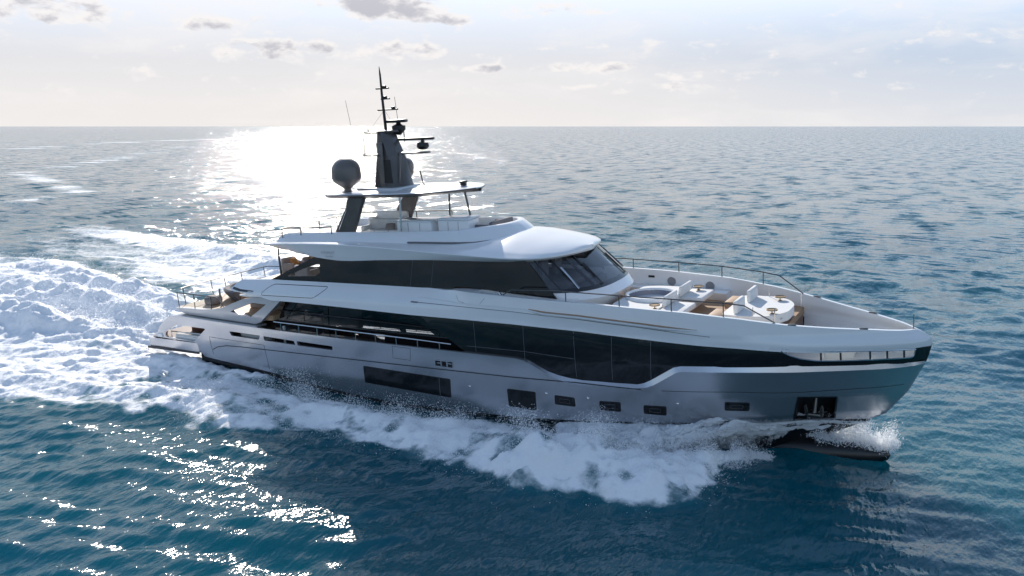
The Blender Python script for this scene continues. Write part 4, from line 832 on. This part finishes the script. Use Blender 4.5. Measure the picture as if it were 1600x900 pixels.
    # port side wash, lacy; foam white also paints glitter on the wave faces
    d, a, p = stroke(X+wx*1.6, Yy+wy*1.6, [(10, 6.5, 2.5, .85), (0, 10, 4, .85), (-12, 15, 5.5, .78), (-26, 19, 6.5, .72), (-42, 22, 6.5, .52), (-56, 26, 6, .4), (-72, 33, 6, .1)])
    F = np.maximum(F, a*np.clip(1.2-d**2, 0, 1)); Rg += .45*np.clip(1-d**2, 0, 1)
    # old wake of the turn, breaking crests
    for pts in ([(-100, 49, 3.5, .5), (-111, 69, 4, .62), (-187, 104, 5, .55), (-246, 174, 6, .62), (-330, 262, 8, .6), (-480, 430, 12, .5)], [(-300, 120, 10, .5), (-409, 226, 11, .62), (-560, 415, 14, .62), (-676, 664, 18, .55), (-700, 900, 20, .4)], [(-90, 20, 5, .4), (-150, 62, 6, .45), (-260, 120, 8, .3)]):
        d, a, p = stroke(X, Yy, pts); F = np.maximum(F, 1.12*a*np.exp(-d**2)*np.clip(.95+1.1*fbm(X/9, Yy/9, 4), .3, 1.25)); H += .5*a*np.exp(-(d/1.2)**2)*(1 if True else 0)
    # churned relief in the foam
    Rg = np.clip(Rg, 0, 1.3); near = np.clip(1.2/np.maximum(SX, SY)*.35, 0, 1)
    tex = fbm(X/1.5, Yy/1.5, 5, .58); rid = .5-np.abs(fbm(X/2.3+9, Yy/2.3+4, 4, .55))*2
    H += Rg*near*(.28*tex + .24*rid)
    tf = np.clip(F, 0, 1)*near; H += tf*.10*fbm(X/.45, Yy/.45, 3, .6)
    # keep the water out of the boat
    hbx = smooth_tab([-1, 1, 6, 14, 22, 26, 29, 31, 33, 34.5, 35.4, 37.2], [3.2, 3.3, 3.5, 3.55, 3.5, 3.35, 2.9, 2.2, 1.0, .1, -.2, -.4], X)
    hw2 = np.where((X > -1) & (X < 37.2), np.clip((hbx-.12-np.abs(Yy))/.4, 0, 1), 0)
    trough = np.where((X > 4) & (X < 32), np.exp(-((np.abs(Yy)-hbx)/1.0)**2)*np.clip((X-4)/3, 0, 1)*np.clip((32-X)/3, 0, 1), 0)
    H -= .06*trough; H = H*(1-hw2) + np.minimum(H, -.45)*hw2
    slot = np.where((X > 8.5) & (X < 20), np.exp(-((np.abs(Yy)-hbx-.35)/.55)**2)*np.clip((X-8.5)/2.5, 0, 1)*np.clip((20-X)/3, 0, 1), 0); F -= 1.1*slot
    return H, np.clip(F, 0, 1.4), np.sqrt(lost), Rg
def axis(a, b, s, lim, g1, g2):
    m = list(np.arange(a, b, s)); up = []; x = m[-1]; d = s
    while x < lim: d *= g1 if d < 1.2 else g2; x += d; up.append(x)
    dn = []; x = m[0]; d = s
    while x > -lim: d *= g1 if d < 1.2 else g2; x -= d; dn.append(x)
    return np.array(dn[::-1] + m + up)
ax = axis(-6, 46, .13, 60000, 1.018, 1.07); ay = axis(-21, 6, .13, 60000, 1.018, 1.07)
SXa = np.gradient(ax); SYa = np.gradient(ay)
X, YY = np.meshgrid(ax, ay, indexing='ij'); SX, SY = np.meshgrid(SXa, SYa, indexing='ij')
H, F, LOST, RG = water_height_foam(X, YY, SX, SY)
def sea_mesh():
    n0, n1 = X.shape; co = np.stack([X, YY, H], -1).reshape(-1, 3).astype(np.float32)
    idx = np.arange(n0*n1).reshape(n0, n1); q = np.stack([idx[:-1, :-1], idx[1:, :-1], idx[1:, 1:], idx[:-1, 1:]], -1).reshape(-1, 4).astype(np.int32)
    me = bpy.data.meshes.new('sea'); me.vertices.add(len(co)); me.vertices.foreach_set('co', co.ravel())
    me.loops.add(q.size); me.loops.foreach_set('vertex_index', q.ravel()); me.polygons.add(len(q))
    me.polygons.foreach_set('loop_start', np.arange(0, q.size, 4, dtype=np.int32)); me.polygons.foreach_set('use_smooth', np.ones(len(q), bool)); me.update(calc_edges=True)
    for nm, arr in (('foam', F), ('lost', LOST), ('churn', RG)):
        at = me.attributes.new(nm, 'FLOAT', 'POINT'); at.data.foreach_set('value', arr.ravel().astype(np.float32))
    return me
def sea_material():
    m = bpy.data.materials.new('sea water'); m.use_nodes = True; nt = m.node_tree; nt.nodes.clear(); N = nt.nodes.new; L = nt.links.new
    out = N('ShaderNodeOutputMaterial'); tc = N('ShaderNodeTexCoord'); geo = N('ShaderNodeNewGeometry')
    def attr(n):
        a = N('ShaderNodeAttribute'); a.attribute_name = n; return a.outputs['Fac']
    def math_(op, a, b=None, c=None, clamp=False):
        q = N('ShaderNodeMath'); q.operation = op; q.use_clamp = clamp
        for i, v in enumerate((a, b, c)):
            if v is None: continue
            if isinstance(v, (int, float)): q.inputs[i].default_value = v
            else: L(v, q.inputs[i])
        return q.outputs[0]
    def noise(scale, sx=1, sy=1, det=2, rough=.5, rot=118.):
        mp = N('ShaderNodeMapping'); mp.inputs['Rotation'].default_value = (0, 0, R(-rot)); mp.inputs['Scale'].default_value = (sx, sy, 1); L(tc.outputs['Object'], mp.inputs[0])
        n = N('ShaderNodeTexNoise'); n.inputs['Scale'].default_value = scale; n.inputs['Detail'].default_value = det; n.inputs['Roughness'].default_value = rough
        L(mp.outputs[0], n.inputs['Vector']); return n
    def slope(n, amp):                                     # colour noise read as a slope vector
        s = N('ShaderNodeVectorMath'); s.operation = 'SUBTRACT'; L(n.outputs['Color'], s.inputs[0]); s.inputs[1].default_value = (.5, .5, .5)
        c = N('ShaderNodeVectorMath'); c.operation = 'MULTIPLY'; L(s.outputs[0], c.inputs[0])
        if isinstance(amp, (int, float)): c.inputs[1].default_value = (amp, amp, 0)
        else:
            cm = N('ShaderNodeCombineXYZ'); L(amp, cm.inputs[0]); L(amp, cm.inputs[1]); L(cm.outputs[0], c.inputs[1])
        return c.outputs[0]
    def slope2(n, amp, ka, kc, th=121.):                    # stronger along the wind than across it
        sp = N('ShaderNodeSeparateXYZ'); L(n.outputs['Color'], sp.inputs[0]); c_, s_ = math.cos(R(th)), math.sin(R(th))
        a = math_('MULTIPLY', math_('MULTIPLY', math_('SUBTRACT', sp.outputs[0], .5), ka), amp); b = math_('MULTIPLY', math_('MULTIPLY', math_('SUBTRACT', sp.outputs[1], .5), kc), amp)
        cm = N('ShaderNodeCombineXYZ'); L(math_('ADD', math_('MULTIPLY', a, c_), math_('MULTIPLY', b, -s_)), cm.inputs[0]); L(math_('ADD', math_('MULTIPLY', a, s_), math_('MULTIPLY', b, c_)), cm.inputs[1]); return cm.outputs[0]
    def vadd(a, b):
        c = N('ShaderNodeVectorMath'); c.operation = 'ADD'; L(a, c.inputs[0]); L(b, c.inputs[1]); return c.outputs[0]
    lost = math_('MULTIPLY', attr('lost'), math_('MULTIPLY_ADD', noise(.11, 1, .3, 4, .6).outputs[0], 2.6, -.3)); foam = attr('foam'); churn = attr('churn')
    hgt = math_('MULTIPLY_ADD', noise(1.5, 1, .38, 3, .55).outputs[0], RIP_MID, math_('MULTIPLY', noise(4.4, 1, .5, 3, .6, 112).outputs[0], RIP_FINE))
    bp = N('ShaderNodeBump'); bp.inputs['Strength'].default_value = 1.; bp.inputs['Distance'].default_value = 1.; L(hgt, bp.inputs['Height'])
    s2 = slope2(noise(1.0, .22, 1, 3, .6), math_('MULTIPLY', lost, RIP_LOST), 1.6, .75); s3 = slope2(noise(.22, 1, .4, 4, .65), math_('MULTIPLY', lost, RIP_LOST*.85), 1.6, .75)
    nrm = N('ShaderNodeVectorMath'); nrm.operation = 'NORMALIZE'; L(vadd(vadd(bp.outputs[0], s2), s3), nrm.inputs[0])
    wat = N('ShaderNodeBsdfPrincipled'); wat.inputs['Roughness'].default_value = .09; wat.inputs['IOR'].default_value = 1.333
    big = noise(.035, 1, .6, 3, .5)
    cm = N('ShaderNodeMixRGB'); cm.inputs[1].default_value = (*WATER_A, 1); cm.inputs[2].default_value = (*WATER_B, 1); L(big.outputs[0], cm.inputs[0])
    aer = N('ShaderNodeMixRGB'); aer.inputs[2].default_value = (.05, .17, .19, 1); L(math_('MULTIPLY', foam, .55, clamp=True), aer.inputs[0]); L(cm.outputs[0], aer.inputs[1])
    wat.subsurface_method = 'BURLEY'; wat.inputs['Subsurface Weight'].default_value = 1.; wat.inputs['Subsurface Radius'].default_value = (.6, 1.6, 1.9); wat.inputs['Subsurface Scale'].default_value = 5.
    L(aer.outputs[0], wat.inputs['Base Color']); L(nrm.outputs[0], wat.inputs['Normal'])
    # foam cover
    n1 = noise(.95, .42, 1, 8, .66, 2); n2 = noise(4.5, 1, .8, 5, .6, 60)
    v = N('ShaderNodeTexVoronoi'); v.feature = 'DISTANCE_TO_EDGE'; v.inputs['Scale'].default_value = .9; v.inputs['Detail'].default_value = 2.
    wp = N('ShaderNodeVectorMath'); wp.operation = 'MULTIPLY_ADD'; L(n1.outputs['Color'], wp.inputs[0]); wp.inputs[1].default_value = (.9, .9, .9); L(tc.outputs['Object'], wp.inputs[2]); L(wp.outputs[0], v.inputs['Vector'])
    lace = math_('SUBTRACT', 1, math_('MULTIPLY', v.outputs['Distance'], 2.6, clamp=True))
    pat = math_('MULTIPLY_ADD', lace, .22, math_('MULTIPLY_ADD', n1.outputs[0], .75, math_('MULTIPLY', n2.outputs[0], .35)))
    e = math_('SUBTRACT', math_('ADD', foam, pat), 1.18); mask = N('ShaderNodeMapRange'); mask.interpolation_type = 'SMOOTHSTEP'
    mask.inputs['From Min'].default_value = -.10; mask.inputs['From Max'].default_value = .42; L(e, mask.inputs['Value'])
    fm = N('ShaderNodeBsdfPrincipled'); fm.inputs['Base Color'].default_value = (.90, .905, .91, 1); fm.inputs['Roughness'].default_value = .75; fm.inputs['Specular IOR Level'].default_value = .3
    fn = N('ShaderNodeVectorMath'); fn.operation = 'NORMALIZE'; L(vadd(vadd(geo.outputs['Normal'], slope(noise(3.2, 1, .8, 5, .65, 35), 1.3)), slope(noise(14, 1, .9, 3, .6, 10), .9)), fn.inputs[0]); L(fn.outputs[0], fm.inputs['Normal'])
    mx = N('ShaderNodeMixShader'); L(mask.outputs[0], mx.inputs[0]); L(wat.outputs[0], mx.inputs[1]); L(fm.outputs[0], mx.inputs[2]); L(mx.outputs[0], out.inputs[0])
    return m
RIP_FINE, RIP_MID, RIP_LOST = .036, .155, 5.2
WATER_A, WATER_B = (.0015, .046, .105), (.0015, .105, .108)
sea = bpy.data.objects.new('sea', sea_mesh()); sea.data.materials.append(sea_material()); col.objects.link(sea); sea['kind'] = 'structure'

# ------------------------------------------------------------------ spray: droplets thrown off the chine, the wave crests and the stern wash
def spray_material():
    m = bpy.data.materials.new('spray'); m.use_nodes = True; nt = m.node_tree; nt.nodes.clear(); N = nt.nodes.new
    o = N('ShaderNodeOutputMaterial'); d = N('ShaderNodeBsdfDiffuse'); t = N('ShaderNodeBsdfTranslucent'); mx = N('ShaderNodeMixShader'); tc = N('ShaderNodeTexCoord'); n = N('ShaderNodeTexNoise'); n.inputs['Scale'].default_value = 2.
    r = N('ShaderNodeMixRGB'); r.inputs[1].default_value = (.93, .94, .95, 1); r.inputs[2].default_value = (.97, .97, .97, 1); nt.links.new(tc.outputs['Object'], n.inputs['Vector']); nt.links.new(n.outputs[0], r.inputs[0])
    for q in (d, t): nt.links.new(r.outputs[0], q.inputs[0])
    mx.inputs[0].default_value = .4; nt.links.new(d.outputs[0], mx.inputs[1]); nt.links.new(t.outputs[0], mx.inputs[2]); nt.links.new(mx.outputs[0], o.inputs[0]); MAT['spray'] = m
spray_material()

def droplets(name, P, S):
    """thrown water as small flat flecks, each one triangle lying at its own tilt"""
    n = len(P); nr = rng.normal(size=(n, 3))*.55 + np.array([0, -.2, 1.]); nr /= np.linalg.norm(nr, axis=1, keepdims=True)
    u = np.cross(nr, rng.normal(size=(n, 3))); u /= np.linalg.norm(u, axis=1, keepdims=True)+1e-9; v = np.cross(nr, u); S = (S*1.45)[:, None]
    V = np.stack([P + u*S, P + (-.5*u+.87*v)*S*(.7+.6*rng.random((n, 1))), P + (-.5*u-.87*v)*S], 1); q = np.arange(3*n, dtype=np.int32)
    me = bpy.data.meshes.new(name); me.vertices.add(n*3); me.vertices.foreach_set('co', V.astype(np.float32).ravel()); me.loops.add(3*n); me.loops.foreach_set('vertex_index', q); me.polygons.add(n)
    me.polygons.foreach_set('loop_start', np.arange(0, 3*n, 3, dtype=np.int32)); me.update(calc_edges=True); me.materials.append(MAT['spray'])
    o = bpy.data.objects.new(name, me); col.objects.link(o); o['kind'] = 'stuff'; return o
def along(pts, n, lo=0., hi=1.):
    P = np.array(pts, float); t = lo*(len(P)-1) + rng.random(n)*(hi-lo)*(len(P)-1); i = np.minimum(t.astype(int), len(P)-2); f = (t-i)[:, None]; return P[i]*(1-f)+P[i+1]*f
def clump(x, y, s=1.): return np.clip(.45+2.2*fbm(x*s, y*s, 4, .6), .02, 1.8)
def surf(x, y):                                            # height of the sea sheet at a point
    i = np.clip(np.searchsorted(ax, x)-1, 0, len(ax)-2); j = np.clip(np.searchsorted(ay, y)-1, 0, len(ay)-2); return H[i, j]
def crest_spray(name, pts, n, up, spread, size, lo=0., hi=1., bias=0.):
    a = along(pts, n, lo, hi); o = rng.normal(size=(n, 2))*spread*a[:, 2:3]; x = a[:, 0]+o[:, 0]; y = a[:, 1]+o[:, 1] + bias
    h = np.minimum(np.abs(rng.normal(size=n)), 2.1)**1.5*up*(.3+a[:, 3])*clump(x, y, .9); h = np.minimum(h, .75+.35*rng.random(n)); z = surf(x, y)-.03+h
    return droplets(name, np.stack([x, y, z], -1), size*(.35+rng.random(n)**2*1.3)*(1-.45*np.clip(h/1.2, 0, 1)))
crest_spray('bow_wave_spray', BOW[:11], 90000, .42, .5, .015)
crest_spray('far_bow_wave_spray', BOWP[3:10], 14000, .4, .5, .035)
crest_spray('stern_spray', [(-4, 0, 2.0, .5), (-9, 1, 3.0, 1.1), (-15, 2, 4.2, 1.1), (-28, 4, 6.5, .9), (-42, 8, 8, .6)], 26000, .42, .6, .03)
def chine_sheet(n):
    """water peeling off the stem and chine, curling out and falling into the bow wave"""
    s = rng.random(n)**.8; x0 = 36.3 - s*9.5; t = rng.random(n)**.9
    y0 = np.array([HB(min(x, 36.1), .05) for x in x0])*.92; z0 = np.array([chine_z(min(x, 36.1)) for x in x0]) + .0384*x0 - .049*y0 - .16
    reach = np.interp(x0, [26.8, 29, 31, 32.5, 34, 35.5, 36.3], [3.0, 3.5, 3.2, 2.2, 1.1, .6, .4]); apex = np.interp(x0, [26.8, 29, 31, 32.5, 34, 36.3], [.02, .10, .30, .42, .42, .3])
    y = -(y0 + t*reach) + rng.normal(size=n)*.10*(.5+t); x = x0 - t*np.interp(x0, [28, 31, 33, 36.3], [1.0, 1.6, 3.4, 4.2]) + rng.normal(size=n)*.12
    base = surf(x, y); z = z0*(1-t) + base*t + 4*apex*t*(1-t)*(.55+.45*rng.random(n)) + np.abs(rng.normal(size=n))*.12*clump(x*1.4, y*1.4)
    keep = rng.random(n) < np.clip(.25+1.1*clump(x*1.1, y*1.1, 1.2)*np.clip(1.1-.3*t, 0, 1), 0, 1)
    return droplets('chine_spray', np.stack([x, y, np.maximum(z, base)], -1)[keep], (.009+.018*rng.random(n)**2)[keep])
chine_sheet(110000)
n = 26000; s = rng.random(n)**1.5; x = 36.95 - s*2.8 + rng.normal(size=n)*.13; y = .12 + rng.normal(size=n)*.28*(1+.4*s) - .25*s; z = np.minimum(np.abs(rng.normal(size=n)), 2.)*.42*clump(x*1.7, y*1.7+5) + .42 + .22*s
droplets('stem_spray', np.stack([x, y, z], -1), .010+.018*rng.random(n)**2)

def spray_sheet(name, xa, xb, seed, lift, reach_k, dens, aft_k=1.):
    """a torn sheet of white water peeling off the chine: real curled surface with holes"""
    n0, n1 = 320, 64; S, T = np.meshgrid(np.linspace(0, 1, n0), np.linspace(0, 1, n1), indexing='ij'); x0 = xa + (xb-xa)*S
    xs_ = np.linspace(min(xa, xb), max(xa, xb), 60); yt = np.array([HB(min(x, 36.12), .05)*.97 for x in xs_]); zt = np.array([chine_z(min(x, 36.12)) for x in xs_])
    y0 = np.interp(x0, xs_, yt); z0 = np.interp(x0, xs_, zt) + .0384*x0 - .049*y0 - .10
    reach = np.interp(x0, [24, 27, 29, 31, 32.5, 34, 35.5, 36.3], [1.6, 2.6, 3.2, 3.2, 2.6, 1.6, 1.1, .8])*reach_k; apex = np.interp(x0, [24, 27, 29, 31, 32.5, 34, 36.3], [.02, .06, .16, .32, .42, .36, .25])*lift
    aft = np.interp(x0, [24, 28, 31, 33, 36.3], [.8, 1.0, 1.6, 3.2, 4.0])*aft_k
    nz = fbm(x0*1.1+seed, T*3.2+seed*2, 5, .6); nz2 = fbm(x0*.55+seed*3, T*1.5+7, 3)
    y = -(y0 + T*reach*(1+.35*nz2)); x = x0 - T*aft + .25*nz2*T; base = surf(x, y)
    z = z0*(1-T) + (base+.03)*T + 4*apex*T*(1-T)*(1+.9*nz2) + nz*.42*np.clip(T*3, .1, 1) + .16*fbm(x0*4+seed, T*11, 3)*np.clip(T*4, .2, 1)
    y = y + .22*fbm(x0*2.2+seed+40, T*5+3, 4)*np.clip(T*3, 0, 1)
    a = dens*np.clip(1.25-1.25*T**2.2, 0, 1.2)*np.clip((36.45-x0)/.4, 0, 1)*np.clip((x0-min(xa, xb))/2.0, 0, 1) + .9*nz2 + .25*nz
    idx = np.arange(n0*n1).reshape(n0, n1); q = np.stack([idx[:-1, :-1], idx[1:, :-1], idx[1:, 1:], idx[:-1, 1:]], -1).reshape(-1, 4)
    me = bpy.data.meshes.new(name); me.from_pydata(np.stack([x, y, z], -1).reshape(-1, 3).tolist(), [], q.tolist()); me.polygons.foreach_set('use_smooth', [True]*len(me.polygons))
    at = me.attributes.new('cover', 'FLOAT', 'POINT'); at.data.foreach_set('value', a.ravel().astype(np.float32)); me.materials.append(MAT['white water'])
    o = bpy.data.objects.new(name, me); col.objects.link(o); o['kind'] = 'stuff'; return o
def white_water():
    m = bpy.data.materials.new('white water'); m.use_nodes = True; nt = m.node_tree; nt.nodes.clear(); N = nt.nodes.new; L = nt.links.new
    o = N('ShaderNodeOutputMaterial'); d = N('ShaderNodeBsdfDiffuse'); t = N('ShaderNodeBsdfTranslucent'); tr = N('ShaderNodeBsdfTransparent'); m1 = N('ShaderNodeMixShader'); m2 = N('ShaderNodeMixShader')
    tc = N('ShaderNodeTexCoord'); n = N('ShaderNodeTexNoise'); n.inputs['Scale'].default_value = 2.2; n.inputs['Detail'].default_value = 9; n.inputs['Roughness'].default_value = .68
    n2 = N('ShaderNodeTexNoise'); n2.inputs['Scale'].default_value = 11; n2.inputs['Detail'].default_value = 5; n2.inputs['Roughness'].default_value = .7
    at = N('ShaderNodeAttribute'); at.attribute_name = 'cover'
    for q in (n, n2): L(tc.outputs['Object'], q.inputs['Vector'])
    def ma(op, a, b, c=None):
        q = N('ShaderNodeMath'); q.operation = op
        for i, v in enumerate((a, b, c)):
            if v is None: continue
            if isinstance(v, float): q.inputs[i].default_value = v
            else: L(v, q.inputs[i])
        return q.outputs[0]
    e = ma('ADD', at.outputs['Fac'], ma('MULTIPLY_ADD', n.outputs[0], 1.5, ma('MULTIPLY', n2.outputs[0], .6)))
    r = N('ShaderNodeMapRange'); r.inputs['From Min'].default_value = 1.42; r.inputs['From Max'].default_value = 1.85; L(e, r.inputs['Value'])
    bp = N('ShaderNodeBump'); bp.inputs['Strength'].default_value = .9; bp.inputs['Distance'].default_value = .12; L(n.outputs[0], bp.inputs['Height']); L(bp.outputs[0], d.inputs['Normal'])
    for q in (d, t): q.inputs[0].default_value = (.92, .94, .96, 1)
    m1.inputs[0].default_value = .35; L(d.outputs[0], m1.inputs[1]); L(t.outputs[0], m1.inputs[2]); L(r.outputs[0], m2.inputs[0]); L(tr.outputs[0], m2.inputs[1]); L(m1.outputs[0], m2.inputs[2]); L(m2.outputs[0], o.inputs[0]); MAT['white water'] = m
white_water()
spray_sheet('bow_spray_sheet', 36.3, 24.5, 3., 1.0, 1.0, 1.3)
spray_sheet('bow_spray_sheet', 36.2, 26.5, 11., 1.5, .7, 1.05)

P = []                                                     # splashes leaping off the wave along the side
for x, y, n, hh in ((12.2, -4.7, 2600, .95), (13.4, -5.2, 1200, .6), (10.2, -5.2, 1000, .45), (16.2, -5.6, 1100, .5), (18.6, -5.4, 1200, .55), (21.5, -5.4, 1500, .6), (25, -6.3, 1800, .6), (28, -6.6, 1800, .65), (8.0, -6.5, 900, .4)):
    r = rng.random(n)**1.4*hh*1.5; P.append(np.stack([x + rng.normal(size=n)*(.28+.2*r) - r*.35, y + rng.normal(size=n)*(.22+.25*r) - r*.2, surf(np.full(n, x), np.full(n, y)) - .05 + r], -1))
P = np.concatenate(P); droplets('side_splash', P, .010+.014*rng.random(len(P))**2)
